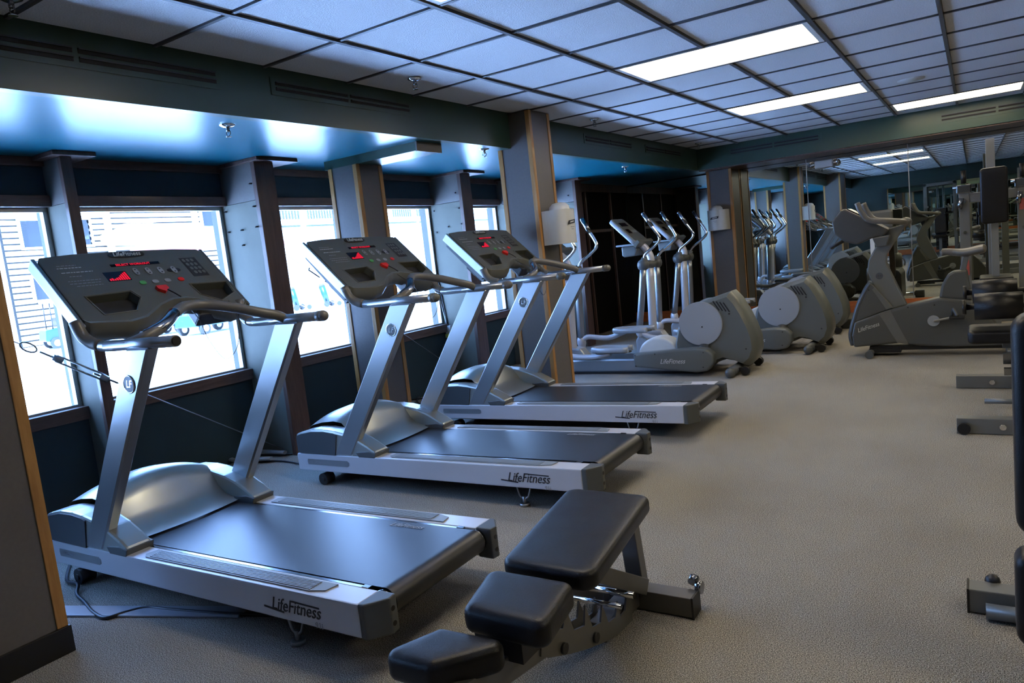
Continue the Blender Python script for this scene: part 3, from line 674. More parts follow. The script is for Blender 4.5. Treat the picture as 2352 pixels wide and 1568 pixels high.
    def flip(uu, vv):
        f = uu * (len(lip) - 1); i = min(int(f), len(lip) - 2); t = f - i
        a = Vector(lip[i]).lerp(Vector(lip[i + 1]), t)
        d = (0, .004), (.005, -.012), (-.02, -.030), (-.06, -.034), (-.085, -.020)
        n_, dv = d[int(round(vv * 4))]; return K @ Vector((a.x, a.y + dv, n_))
    obj('console_lip', B().grid(flip, 52, 4), 'console_lip', body, autos=60)
    obj('pocket_housing', B().prism([(-.35, .01), (-.10, .01), (-.08, .18), (-.35, .18)], -.125, -.05, 'xy', T=K, bev=.012).prism([(.15, .01), (.36, .01), (.36, .18), (.17, .18)], -.125, -.05, 'xy', T=K, bev=.012).prism([(-.37, .20), (.37, .20), (.36, .42), (-.36, .42)], -.075, -.05, 'xy', T=K, bev=.01), 'black', body)
    for s in (-1, 1):
        a_, b_ = sorted((s * .386, s * .402))
        obj('side_flange', B().prism([(a_, -.005), (b_, -.005), (b_, .43), (a_, .43)], -.062, -.004, 'xy', T=K, bev=.004), 'shroud_dark' if s > 0 else 'silver', body)
    obj('support_plate', B().prism([(-.38, -.01), (-.36, .40), (-.32, .40), (-.30, .02)], -.10, -.06, 'xy', T=K), 'shroud_dark', body)
    def pl(name, poly, n0, n1, m, par=body): return obj(name, B().prism(poly, n0, n1, 'xy', T=K), m, par)
    rect = lambda a, b, c, d: [(a, b), (c, b), (c, d), (a, d)]
    pl('message_display', rect(-.110, .336, .122, .354), 0, .0012, 'lcd')
    text('display_text', 'SELECT WORKOUT', .0185, 'led', body, K @ Matrix.Translation((-.005, .345, .0016)), sx=1.0)
    pl('graph_display', rect(-.168, .240, -.066, .303), 0, .0012, 'lcd')
    gb = B()
    for k, h in enumerate((.012, .016, .010, .016, .020, .030, .038, .046, .052)): gb.prism(rect(-.160 + k * .0103, .244, -.153 + k * .0103, .244 + h), .001, .0020, 'xy', T=K)
    obj('graph_bar', gb, 'led', body)
    def pill(cx, cy, a, b, k=8):
        return [(cx + a * math.cos(2 * PI * i / (2 * k)) , cy + (b if math.sin(2 * PI * i / (2 * k)) >= 0 else -b) * abs(math.sin(2 * PI * i / (2 * k))) ** .6) for i in range(2 * k)]
    for cx, cy in ((-.020, .291), (.038, .288), (.097, .286), (.162, .283)):
        bt = pl('rocker_button', pill(cx, cy, .012, .024), 0, .004, 'button')
        pl('button_arrow', pill(cx, cy + .012, .004, .004, 4), .004, .0046, 'darkink', bt); pl('button_arrow', pill(cx, cy - .012, .004, .004, 4), .004, .0046, 'darkink', bt)
    pl('button_pad', pill(.162, .283, .034, .013), 0, .0015, 'darkink')
    for cx, m_ in ((-.030, 'gbutton'), (.030, 'button'), (.090, 'button'), (.158, 'red')): pl('round_button', pill(cx, .213, .015, .012), 0, .004, m_)
    kd = pl('stop_key', [(.003, .170), (.052, .170), (.056, .150), (.030, .128), (.004, .150)], 0, .016, 'red')
    obj('key_cord', B().tube([K @ Vector((.04, .135, .018)), K @ Vector((.055, .10, .022)), K @ Vector((.07, .075, .02))], .0035, n=6), 'cord', kd)
    for c_ in range(3):
        for q in range(4): pl('keypad_key', pill(.250 + c_ * .022 + q * .004, .345 - q * .030, .008, .011, 5), 0, .0015, 'console_lip')
    pl('keypad_plate', rect(.235, .225, .320, .365), 0, .0006, 'pocket')
    for k, (a, b, c_) in enumerate(((-.33, -.25, .365), (-.335, -.235, .348), (-.33, -.20, .318), (-.31, -.26, .292), (-.33, -.19, .262), (-.33, -.20, .245), (-.31, -.20, .228))):
        ls = B(); xx = a
        rnd = random.Random(k)
        while xx < b:
            l_ = rnd.uniform(.006, .016); ls.prism(rect(xx, c_, min(xx + l_, b), c_ + (.0035 if k in (1, 2) else .0022)), 0, .0008, 'xy', T=K); xx += l_ + .004
        obj('printed_line', ls, 'whiteink' if k in (1, 2) else 'greyink', body)
    pl('badge', pill(0.0, .415, .085, .021, 12), .0, .004, 'pocket')
    text('badge_lettering', 'LifeFitness', .040, 'whiteink', body, K @ Matrix.Translation((0, .416, .0046)), shear=.35, sx=.78)
    obj('clip_cord', B().tube([K @ Vector((.07, .07, .0)), (.70, .085, 1.13), (.73, .10, 1.03), (.74, .16, .93), (.73, .24, .97), (.70, .29, 1.09), K @ Vector((.29, .02, .01))], .0016, n=5, sub=6), 'cord', r)
    return r
t2 = make_treadmill('silver treadmill in the middle of the row of three')
t2.location = (-.36, 1.18, 0)
t1 = copy_tree(t2); t1.location = (-.435, -.225, 0); t1['label'] = 'nearest silver treadmill, large in front beside the taupe pillar'
t3 = copy_tree(t2); t3.location = (-.315, 2.475, 0); t3['label'] = 'third silver treadmill, next to the tall blue-grey pillar with oak corners'
# the nearest treadmill lacks its near end cap: an open dark tube
for hr in [c for c in t1.children if c.name.startswith('handrail.')]:
    for c in list(hr.children):
        if c.data.materials[0].name == 'charcoal_console_lip': bpy.data.objects.remove(c)
obj('tube_mouth', B().cyl((1.195, -.352, 1.08), (1.206, -.352, 1.0801), .0175, n=18), 'black', t1)

# ================================================================== BENCH
def pad(b, pts, z0, z1, T=None, r=.03, bev=.016):
    """cushion: convex polygon with round corners and a rounded edge all the way round"""
    A = sum(pts[i - 1][0] * pts[i][1] - pts[i][0] * pts[i - 1][1] for i in range(len(pts)))
    P = [Vector(p) for p in (pts if A > 0 else pts[::-1])]; n = len(P)
    def ring(d):
        R = max(r - d, .004); out = []; C = []
        for i in range(n):
            a, c, e = P[i - 1], P[i], P[(i + 1) % n]; u, v = (c - a).normalized(), (e - c).normalized()
            n1, n2 = Vector((-u.y, u.x)), Vector((-v.y, v.x)); q = d + R
            m = (n1 + n2); m = m / m.length_squared * 2
            o = c + m * q                     # centre of the corner arc
            a0 = math.atan2(-n1.y, -n1.x); a1 = math.atan2(-n2.y, -n2.x)
            while a1 < a0: a1 += 2 * PI
            out += [(o.x + R * math.cos(a0 + (a1 - a0) * k / 6), o.y + R * math.sin(a0 + (a1 - a0) * k / 6)) for k in range(7)]
        return out
    prof = [(bev * (1 - math.sin(t * PI / 8)), z0 + bev * (1 - math.cos(t * PI / 8))) for t in range(0, 5)] + [(bev * (1 - math.cos(t * PI / 8)), z1 - bev * (1 - math.sin(t * PI / 8))) for t in range(0, 5)] + [(bev * 1.5, z1 + .001), (bev * 2.2, z1 + .0015)]
    prof = [(bev * 2, z0)] + prof
    R_ = [[(x, y, z) for x, y in ring(d)] for d, z in prof]; m = len(R_[0])
    vs = [v for g in R_ for v in g]
    b._add(vs, [(i * m + k, i * m + (k + 1) % m, (i + 1) * m + (k + 1) % m, (i + 1) * m + k) for i in range(len(R_) - 1) for k in range(m)], True, T)
    b._add(R_[0], [tuple(range(m))[::-1]], False, T); b._add(R_[-1], [tuple(range(m))], False, T)
    return b
bn = thing('weight_bench', 'adjustable black padded weight bench with a notched grey frame in the foreground', 'weight bench', (0, 0, 0))
def opad(name, pts, z0, z1, T=None, par=bn, **k): return obj(name, pad(B(), pts, z0, z1, T, **k), 'vinyl', par, autos=50)
opad('back_pad', [(1.915, .115), (2.235, .115), (2.315, -.505), (2.020, -.500)], .345, .402, r=.045, bev=.018)
opad('seat_pad', [(2.015, -.545), (2.285, -.545), (2.325, -.775), (2.08, -.77)], .330, .402, r=.035, bev=.022)
opad('front_pad', [(2.035, -.800), (2.265, -.790), (2.125, -.960), (1.965, -.960)], .290, .362, r=.03, bev=.022)
obj('back_frame_plate', B().beam((2.11, .06, .335), (2.19, -.46, .335), .10, .02), 'bench', bn)
obj('seat_bracket', B().box((2.09, -.74, .265), (2.23, -.58, .332)), 'black', bn)
obj('rear_foot', B().box((1.86, .065, 0.004), (2.365, .135, .072), bev=.003), 'bench', bn)
obj('foot_cap', B().box((2.363, .063, .002), (2.37, .137, .075)), 'black', bn)
obj('foot_knob', B().cyl((2.345, .145, .09), (2.345, .165, .10), .018, n=14).cyl((2.355, .15, .075), (2.375, .15, .075), .022, n=14), 'chrome_dark', bn)
obj('rear_post', B().beam((2.165, .10, .06), (2.155, .075, .345), .06, .045, up=(0, 1, 0), bev=.003), 'bench', bn)
# notched ladder plates
def notch(x):
    up = [(-.02, .095), (-.055, .110), (-.075, .070), (-.115, .068), (-.123, .125), (-.150, .085), (-.200, .092), (-.231, .165), (-.250, .118), (-.305, .130), (-.336, .215), (-.352, .160), (-.415, .178), (-.449, .262), (-.475, .215), (-.53, .235), (-.58, .272)]
    lower = [(-.60, .20), (-.564, .177), (-.45, .125), (-.347, .084), (-.24, .048), (-.141, .023), (-.03, .012)]
    return B().prism(up + lower, x, x + .006, 'yz')
lp = obj('ladder_plate', notch(2.105), 'bench', bn); l2 = obj('ladder_plate', notch(2.185), 'bench', bn)
for y_, z_ in ((-.485, .162), (-.298, .095)): obj('plate_bolt', B().cyl((2.188, y_, z_), (2.200, y_, z_), .016, n=14), 'black', l2)
obj('main_beam', B().beam((2.148, -.52, .205), (2.150, -.93, .275), .075, .07, bev=.003), 'bench', bn)
obj('rear_beam', B().beam((2.148, .08, .045), (2.148, -.20, .050), .06, .06, bev=.003), 'bench', bn)
obj('strut', B().beam((2.19, .075, .085), (2.155, -.33, .325), .045, .055, bev=.003), 'bench', bn)
obj('cross_pin', B().cyl((2.05, -.16, .13), (2.22, -.16, .13), .008, n=10), 'chrome', bn)
obj('cross_pin', B().cyl((2.06, -.06, .12), (2.22, -.06, .12), .011, n=12), 'chrome', bn)
obj('front_leg', B().beam((2.15, -.86, .27), (2.15, -.90, .05), .06, .06, up=(0, 1, 0), bev=.003), 'bench', bn)
obj('front_foot', B().box((1.94, -.935, .004), (2.36, -.865, .06), bev=.003), 'bench', bn)

# ================================================================== ELLIPTICALS
def make_elliptical(label):
    r = thing('elliptical_trainer', label, 'elliptical trainer', group='silver and grey elliptical trainers')
    obj('base_beam', B().prism([(.06, .012), (.06, .135), (.30, .150), (1.35, .145), (1.35, .012)], -.16, .16, 'xz', bev=.02), 'silver', r)
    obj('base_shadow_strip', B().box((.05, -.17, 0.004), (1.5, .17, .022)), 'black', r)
    obj('front_cap', B().prism([(-.03, .0), (-.035, .16), (.02, .24), (.10, .17), (.09, 0.0)], -.19, .19, 'xz', bev=.02), 'disc', r)
    # mast
    obj('mast', B().tube([(.10, 0, .10), (.115, 0, .5), (.13, 0, .97)], .044, n=18, sub=3, flat=1.15), 'silver_side', r)
    obj('mast_foot', B().prism([(.02, .12), (.04, .26), (.22, .24), (.30, .13)], -.07, .07, 'xz', bev=.02), 'disc', r)
    obj('neck', B().tube([(.14, 0, .95), (.15, 0, 1.06), (.09, 0, 1.17), (-.02, 0, 1.26)], .040, n=14, sub=4), 'silver_side', r)
    hub = obj('pivot_hub', B().sphere((.13, 0, .985), .075, n=18, sc=(1, 1, .75)).cyl((.13, -.235, .985), (.13, .235, .985), .045, n=20), 'grey_cap', r)
    for s in (-1, 1):
        obj('pivot_knuckle', B().sphere((.135, s * .20, .985), .066, n=16, sc=(1, .8, 1)).cyl((.135, s * .20, .985), (.16, s * .20, 1.06), .042, .034, n=14), 'grey_cap', hub)
    # swinging arms
    for s in (-1, 1):
        xb = .03 if s < 0 else .11
        obj('swing_arm', B().tube([(.135, s * .20, .95), ((xb + .135) / 2 + .003, s * .20, .62), (xb, s * .20, .30)], .036, n=14, sub=3), 'silver', r)
        obj('arm_knuckle', B().sphere((xb, s * .20, .27), .062, n=14, sc=(.8, .7, 1.25)), 'silver_side', r)
        dx = .0 if s < 0 else .02
        hb = obj('handlebar', B().tube([(.155, s * .20, 1.04), (.175 + dx, s * .205, 1.10), (.29 + dx, s * .215, 1.18), (.355 + dx, s * .22, 1.245), (.33 + dx, s * .23, 1.32), (.265 + dx, s * .24, 1.42)], .016, n=12, sub=6), 'chrome', r)
        obj('hand_grip', B().cyl((.29 + dx, s * .236, 1.385), (.205 + dx, s * .25, 1.53), .022, n=14).sphere((.205 + dx, s * .25, 1.53), .022, n=10), 'chrome_dark', hb)
    # foot links and pedals
    for s in (-1, 1):
        up = 0 if s < 0 else .13
        x0 = .03 if s < 0 else .11
        pts = [(x0, s * .20, .25), (.18, s * .20, .19 + up), (.42, s * .20, .175 + up), (.62, s * .20, .21 + up * 1.2)]
        obj('foot_link', B().tube(pts, .026, n=12, sub=5), 'silver_side', r)
        px = .54 if s < 0 else .60
        pd = B().prism([(px - .05, s * .20 - .075), (px + .26, s * .20 - .075), (px + .30, s * .20), (px + .26, s * .20 + .075), (px - .05, s * .20 + .075), (px - .09, s * .20)], .215 + up * 1.1, .24 + up * 1.1, 'xy', bev=.01)
        pe = obj('pedal', pd, 'grey_cap', r)
        obj('pedal_rim', B().tube([(px + .30, s * .285, .25 + up), (px + .05, s * .29, .25 + up), (px - .08, s * .25, .25 + up), (px - .10, s * .20, .25 + up), (px - .08, s * .15, .25 + up), (px + .05, s * .115, .25 + up), (px + .28, s * .115, .25 + up)], .017, n=8, sub=4, flat=1.6), 'disc', pe)
    obj('roller_cover', B().prism([(.86, .16), (.87, .22), (.90, .27), (.95, .31), (1.02, .335), (1.10, .335), (1.17, .31), (1.22, .27), (1.25, .22), (1.26, .16)], -.10, .10, 'xz', bev=.03, seg=4), 'white', r, autos=50)
    # rear drive housing
    prof = [(1.24, .05), (1.235, .27), (1.27, .41), (1.33, .53), (1.42, .61), (1.56, .665), (1.70, .705), (1.782, .728), (1.84, .66), (1.90, .55), (1.955, .42), (1.99, .30), (1.995, .20), (1.96, .11), (1.90, .055), (1.80, .10), (1.70, .12), (1.60, .08), (1.55, .04)]
    def fs(uu, vv):
        f = uu * len(prof); i = int(round(f)) % len(prof); x, z = prof[i]
        cx, cz = 1.60, .36; y = -.17 + .34 * vv; k = 1 - .12 * (abs(2 * vv - 1) ** 4)
        return (cx + (x - cx) * k, y, cz + (z - cz) * k)
    h = B().grid(fs, len(prof), 10, smooth=True)
    n = len(prof); cx, cz = 1.60, .36
    for y, k in ((-.17, .88), (.17, .88)):
        ring = [(cx + (x - cx) * k, y, cz + (z - cz) * k) for x, z in prof]; h._add(ring + [(cx, y * 1.0, cz)], [(i, (i + 1) % n, n) for i in range(n)], False)
    hs = obj('drive_housing', h, 'ebody', r, autos=45)
    for s in (-1, 1):
        obj('wheel_disc', B().cyl((1.515, s * .165, .458), (1.515, s * .182, .458), .198, n=48).cyl((1.515, s * .182, .458), (1.515, s * .186, .458), .194, n=48), 'disc', r)
        obj('disc_screw', B().cyl((1.53, s * .185, .43), (1.53, s * .1885, .43), .007, n=8), 'black', r)
        for k in range(4):
            x = 1.685 + k * .030; obj('vent_slit', B().beam((x - .045, s * .1705, .655 - k * .006), (x + .005, s * .1705, .570 - k * .006), .004, .011), 'black', hs)
        obj('housing_screw', B().cyl((1.775, s * .165, .535), (1.775, s * .1725, .535), .008, n=8).cyl((1.50, s * .165, .60), (1.50, s * .1725, .60), .006, n=8).cyl((1.325, s * .165, .40), (1.325, s * .1725, .40), .006, n=8).cyl((1.90, s * .165, .22), (1.90, s * .1725, .22), .007, n=8), 'black', hs)
        # crank arm cover
        ac = B().prism([(.905, .095), (.905, .215), (.98, .225), (1.25, .245), (1.50, .262), (1.60, .25), (1.655, .20), (1.65, .12), (1.60, .055), (1.50, .04), (1.25, .062)], *sorted((s * .215, s * .33)), 'xz', bev=.022, seg=3)
        aco = obj('arm_cover', ac, 'ebody', r, autos=40)
        for x, z in ((.925, .205), (.925, .105), (1.12, .215), (1.57, .222), (1.56, .09)): obj('cover_screw', B().cyl((x, s * .328, z), (x, s * .333, z), .006, n=8), 'black', aco)
        T_ = frame((1.28, -.3325, .145), (1, 0, .0), (0, 0, 1)) if s < 0 else frame((1.28, .3325, .145), (-1, 0, 0), (0, 0, 1))
        text('cover_lettering', 'LifeFitness', .062, 'whiteink', aco, T_, shear=.35, sx=.9)
        obj('crank', B().cyl((1.54, s * .17, .25), (1.54, s * .23, .18), .05, n=16), 'ebody2', r)
    obj('led_mark', B().tube([(1.56, -.172, .625), (1.58, -.172, .635), (1.595, -.172, .62), (1.58, -.172, .605), (1.565, -.172, .61)], .004, n=6, sub=3), 'red', hs)  # red LED on the housing, its glow given by plain red colour
    obj('rear_stabiliser', B().cyl((1.80, -.36, .045), (1.80, .36, .045), .040, n=18).sphere((1.80, -.36, .045), .043, n=12).sphere((1.80, .36, .045), .043, n=12), 'grey_cap', r)
    for s in (-1, 1): obj('rear_wheel', B().cyl((1.90, s * .26, .04), (1.90, s * .20, .04), .038, n=16).box((1.78, min(s * .22, s * .19), .03), (1.90, max(s * .22, s * .19), .06)), 'black', r)
    # console
    u = Vector((-.36, 0, .35)).normalized(); nn = Vector((.35, 0, .36)).normalized(); O = Vector((.10, 0, 1.215))
    K = Matrix(((0, u.x, nn.x, O.x), (1, 0, 0, O.y), (0, u.z, nn.z, O.z), (0, 0, 0, 1)))
    c = obj('console', pad(B(), [(-.20, .03), (.20, .03), (.17, .44), (-.17, .44)], -.05, .0, T=K, r=.05, bev=.014), 'disc', r, autos=40)
    obj('console_face', B().prism([(-.17, .06), (.17, .06), (.145, .42), (-.145, .42)], 0, .003, 'xy', T=K), 'console_lip', c)
    obj('console_screen', B().prism([(-.10, .30), (.08, .30), (.08, .36), (-.10, .36)], .003, .005, 'xy', T=K).prism([(-.11, .18), (-.02, .18), (-.02, .25), (-.11, .25)], .003, .005, 'xy', T=K), 'lcd', c)
    for k in range(4): obj('console_button', B().prism([(.01 + k * .03, .19), (.03 + k * .03, .19), (.03 + k * .03, .23), (.01 + k * .03, .23)], .003, .006, 'xy', T=K), 'button', c)
    obj('reading_ledge', B().prism([(-.20, .0), (.20, .0), (.20, .04), (-.20, .04)], -.05, .035, 'xy', T=K, bev=.008), 'console_lip', c)
    obj('tray', B().prism([(-.13, 1.105), (-.135, 1.20), (.02, 1.205), (.05, 1.16), (.02, 1.09), (-.11, 1.085)], -.13, .13, 'xz', bev=.02), 'ebody', r)
    obj('tray_rim', B().prism([(-.19, 1.205), (-.19, 1.225), (.08, 1.225), (.08, 1.205)], -.145, .145, 'xz', bev=.008), 'disc', r)
    return r
e1 = make_elliptical('nearest elliptical trainer, right behind the third treadmill')
e1.location = (-.43, 4.42, 0)
e2 = copy_tree(e1); e2.location = (.0, 5.55, 0); e2['label'] = 'middle elliptical trainer of the three, in front of the black doors'
e3 = copy_tree(e1); e3.location = (-.02, 6.72, 0); e3['label'] = 'farthest elliptical trainer, beside the dark pillar at the mirror'
# ================================================================== EXERCISE BIKE
def make_bike(label, loc):
    r = thing('exercise_bike', label, 'exercise bike', loc)
    A = lambda pts: [(x - 2.25, z) for x, z in pts]
    lower = A([(2.224, .085), (2.211, .19), (2.240, .315), (2.49, .405), (2.70, .455), (2.915, .498), (3.14, .462), (3.22, .38), (3.34, .20), (3.44, .075), (3.0, .07), (2.75, .085), (2.60, .115)])
    sh = obj('lower_shroud', B().prism(lower, -.095, .095, 'xz', bev=.022, seg=3), 'bikebody', r)
    fin = A([(2.238, .31), (2.275, .44), (2.328, .55), (2.385, .655), (2.405, .64), (2.56, .425), (2.50, .41)])
    obj('front_guard', B().prism(fin, -.075, .075, 'xz', bev=.018, seg=3), 'bikebody', r)
    obj('guard_stripe', B().prism(A([(2.395, .60), (2.42, .62), (2.545, .43), (2.50, .415)]), -.079, .079, 'xz', bev=.003), 'bikepale', r)
    obj('nose_strip', B().tube([(x - 2.25, 0, z) for x, z in ((2.214, .10), (2.203, .20), (2.236, .33), (2.278, .46), (2.33, .57), (2.385, .66))], .030, n=12, sub=4, flat=2.6), 'shroud_dark', r)
    obj('shroud_stripe', B().prism(A([(2.44, .385), (2.53, .415), (2.665, .105), (2.575, .12)]), -.0975, .0975, 'xz', bev=.002), 'bikepale', sh)
    obj('underframe', B().box((.10, -.06, .05), (1.18, .06, .085)).box((.10, -.08, .03), (.35, .08, .07)), 'black', r)
    col_ = A([(2.50, .40), (2.40, .64), (2.358, .76), (2.372, .86), (2.43, .965), (2.545, 1.125), (2.68, 1.15), (2.60, 1.02), (2.52, .90), (2.515, .82), (2.66, .445)])
    c = obj('frame_column', B().prism(col_, -.045, .045, 'xz', bev=.012), 'gymframe', r)
    T_ = frame((.205, -.047, .715), (1, 0, 0), (0, 0, 1))
    obj('emblem_disc', B().cyl((.205, -.044, .715), (.205, -.0475, .715), .030, n=24), 'shroud_dark', c)
    text('emblem_letters', 'LF', .040, 'chrome', c, frame((.205, -.048, .715), (1, 0, 0), (0, 0, 1)), shear=.2)
    text('shroud_lettering', 'LifeFitness', .052, 'whiteink', sh, frame((.10, -.0965, .265), (1, 0, .32), (-.32, 0, 1)), shear=.3, sx=.85)
    for x, z in ((.12, .60), (.42, .43), (.62, .44)): obj('screw', B().cyl((x, -.094, z), (x, -.099, z), .007, n=8), 'black', sh)
    seatb = A([(2.905, .49), (2.925, .60), (2.975, .69), (3.02, .715), (3.115, .72), (3.145, .465)])
    obj('seat_tower', B().prism(seatb, -.07, .07, 'xz', bev=.018), 'bikebody', r)
    obj('seat_post', B().beam((.83, 0, .70), (.862, 0, .845), .045, .055, up=(0, 1, 0), bev=.006), 'gymframe', r)
    def sf(u, v):
        x = -.145 + .29 * u; wd = .035 + .085 * max(0, (u - .30) / .7) ** .7; a = PI * (v - .5) * 2
        zz = .018 * math.cos(u * 6) * .5
        return (.835 + x, wd * math.sin(a), .872 + zz + (.026 + .012 * u) * math.cos(a) * (1 if abs(v - .5) < .25 else 1.1))
    s_ = B().grid(sf, 14, 20); s_.sphere((.69, 0, .875), .034, n=12, sc=(.5, 1, .8)).sphere((.98, 0, .880), .10, n=16, sc=(.28, 1.1, .38))
    obj('saddle', s_, 'grip', r)
    for s in (-1, 1):
        obj('crank_hub', B().cyl((.61, s * .095, .305), (.61, s * .115, .305), .046, n=24), 'disc', r)
        a = .32 if s < 0 else PI + .3
        e = (.61 + .17 * math.cos(a * .6), s * .13, .305 + .10 * math.sin(a)) if s < 0 else (.45, .13, .25)
        ca = obj('crank_arm', B().beam((.61, s * .125, .305), (e[0], s * .125, e[2]), .018, .030, up=(0, 1, 0), bev=.005), 'steel', r)
        obj('pedal', B().box((e[0] - .05, min(s * .14, s * .24), e[2] - .012), (e[0] + .06, max(s * .14, s * .24), e[2] + .014), bev=.008), 'black', ca)
        obj('pedal_strap', B().tube([(e[0] - .03, s * .15, e[2] + .01), (e[0] - .02, s * .19, e[2] + .07), (e[0] + .01, s * .23, e[2] + .01)], .010, n=6, flat=2), 'ebody2', ca)
    obj('front_foot', B().cyl((.11, -.20, .032), (.11, .20, .032), .030, n=16).cyl((.11, -.215, .033), (.11, -.16, .033), .034, n=18).cyl((.11, .16, .033), (.11, .215, .033), .034, n=18), 'grey_cap', r)
    obj('rear_foot', B().box((1.12, -.25, 0.003), (1.19, .25, .06), bev=.01), 'grey_cap', r)
    cons = A([(2.185, 1.325), (2.212, 1.335), (2.40, 1.215), (2.555, 1.115), (2.52, 1.075), (2.40, 1.05), (2.30, 1.01), (2.20, 1.045), (2.12, 1.12), (2.105, 1.235)])
    cn = obj('console', B().prism(cons, -.15, .15, 'xz', bev=.025, seg=3), 'ebody2', r)
    obj('console_screen', B().prism(A([(2.235, 1.332), (2.39, 1.235), (2.386, 1.228), (2.23, 1.325)]), -.11, .11, 'xz'), 'lcd', cn)
    obj('reading_rack', B().prism(A([(2.42, 1.06), (2.56, 1.07), (2.56, 1.045), (2.53, .975), (2.45, .975)]), -.14, -.03, 'xz', bev=.012), 'grey_cap', cn)
    for s in (-1, 1):
        obj('handlebar', B().tube([(.43, s * .02, 1.155), (.40, s * .12, 1.17), (.28, s * .20, 1.19), (.16, s * .215, 1.215), (.105, s * .22, 1.29), (.075, s * .215, 1.37)], .023, n=12, sub=5), 'grip', r)
    obj('handlebar_joint', B().sphere((.425, 0, 1.165), .05, n=16, sc=(1, 1.2, .8)), 'bikepale', r)
    obj('rear_loop', B().tube([(-.06, -.12, 1.06), (-.16, -.10, 1.01), (-.17, .0, .995), (-.16, .10, 1.01), (-.06, .12, 1.06)], .012, n=8, sub=5), 'black', cn)
    return r
make_bike('charcoal exercise bike with an emblem on its grey column, by the aisle', (2.25, 5.12, 0))
r = thing('exercise_bike', 'partly hidden exercise bike with a white seat post behind the charcoal bike', 'exercise bike', (2.20, 7.05, 0))
obj('base_shroud', B().prism([(-.09, .06), (-.10, .40), (-.06, .47), (.06, .47), (.10, .40), (.10, .06)], -.10, .55, 'xz', bev=.02), 'bikebody', r)
obj('post_collar', B().lathe([(.0, .47), (.075, .47), (.072, .66), (.03, .68), (0, .68)], n=24), 'gymframe', r)
obj('seat_post', B().box((-.022, -.022, .66), (.022, .022, 1.10), bev=.004), 'white', r)
obj('saddle', B().sphere((0, 0.05, 1.13), .12, n=18, sc=(1, 1.3, .35)), 'black', r)
obj('stabiliser', B().cyl((-.32, -.12, .06), (.32, -.12, .06), .028, n=14), 'chrome', r)
obj('stabiliser_cap', B().box((-.34, -.16, .004), (-.22, -.08, .11), bev=.015).box((.22, -.16, .004), (.34, -.08, .11), bev=.015), 'grey_cap', r)
obj('frame_column', B().beam((0, .5, .3), (0, .7, 1.1), .07, .06, up=(0, 1, 0), bev=.01), 'gymframe', r)
obj('console', B().box((-.16, .62, 1.08), (.16, .72, 1.30), bev=.03), 'bikebody', r)
obj('lever', B().tube([(.06, -.03, .62), (.10, -.05, .55), (.10, -.05, .48)], .010, n=8), 'chrome', r)

# ================================================================== GYM MACHINES ON THE RIGHT
r = thing('leg_curl_machine', 'weight machine with two black roller pads and low grey feet beside the aisle', 'weight machine', (3.5, 3.1, 0))
def O(pts): return [(x - 3.5, y - 3.1, z) for x, y, z in pts]
def bar(p, q, w1, w2, m='gymframe', name='frame_tube', par=r, off=(3.5, 3.1), up=(0, 0, 1)):
    a = (p[0] - off[0], p[1] - off[1], p[2]); b = (q[0] - off[0], q[1] - off[1], q[2]); return obj(name, B().beam(a, b, w1, w2, up=up, bev=.004), m, par)
f1 = bar((3.065, 2.55, .045), (4.2, 2.55, .045), .08, .085, name='floor_rail'); f2 = bar((3.04, 3.74, .045), (4.2, 3.74, .045), .08, .085, name='floor_rail')
obj('rail_bolt', B().cyl(O([(3.28, 2.508, .045)])[0], O([(3.28, 2.498, .045)])[0], .016, n=14), 'chrome', f1)
obj('rail_bolt', B().cyl(O([(3.25, 3.698, .045)])[0], O([(3.25, 3.688, .045)])[0], .016, n=14), 'chrome', f2)
obj('wheel', B().cyl(O([(3.10, 2.500, .035)])[0], O([(3.10, 2.48, .035)])[0], .032, n=16), 'black', f1)
bar((3.42, 2.55, .08), (3.44, 3.10, .40), .05, .06, up=(1, 0, 0)); bar((3.42, 3.74, .08), (3.44, 3.12, .40), .05, .06, up=(1, 0, 0))
bar((3.30, 3.1, .42), (4.1, 3.1, .42), .07, .07)
obj('seat_pad', pad(B(), [(-.375, -.17), (.40, -.17), (.40, .17), (-.375, .17)], .43, .51, r=.04, bev=.022), 'vinyl', r, autos=50)
obj('roller_pad', B().cyl(O([(3.165, 2.95, .655)])[0], O([(3.40, 2.95, .655)])[0], .078, n=28), 'vinyl', r); obj('roller_pad', B().cyl(O([(3.155, 3.35, .70)])[0], O([(3.39, 3.35, .70)])[0], .075, n=28), 'vinyl', r)
for y_, z_ in ((2.95, .655), (3.35, .70)): obj('roller_axle', B().cyl(O([(3.105, y_, z_)])[0], O([(3.5, y_, z_)])[0], .018, n=12).cyl(O([(3.105, y_, z_)])[0], O([(3.125, y_, z_)])[0], .045, n=12), 'black', r)
bar((3.48, 2.95, .655), (3.55, 3.2, .42), .05, .06, up=(1, 0, 0)); bar((3.48, 3.35, .70), (3.55, 3.2, .42), .05, .06, up=(1, 0, 0))
obj('foot_peg', B().cyl(O([(3.20, 2.85, .11)])[0], O([(3.45, 2.85, .11)])[0], .016, n=12), 'gymframe', r)
obj('linkage', B().tube(O([(3.36, 2.9, .43), (3.36, 2.88, .30), (3.40, 2.85, .10)]), .012, n=8).box(*[O([p])[0] for p in ((3.30, 3.0, .30), (3.5, 3.06, .36))]).box(*[O([p])[0] for p in ((3.30, 2.86, .26), (3.48, 2.9, .30))]), 'chrome_dark', r)
obj('side_plate', B().beam(O([(3.42, 2.9, .40)])[0], O([(3.46, 2.6, .06)])[0], .02, .12, bev=.003), 'gymframe', r)
bar((3.62, 3.1, .05), (3.62, 3.1, 1.05), .08, .08, up=(1, 0, 0))
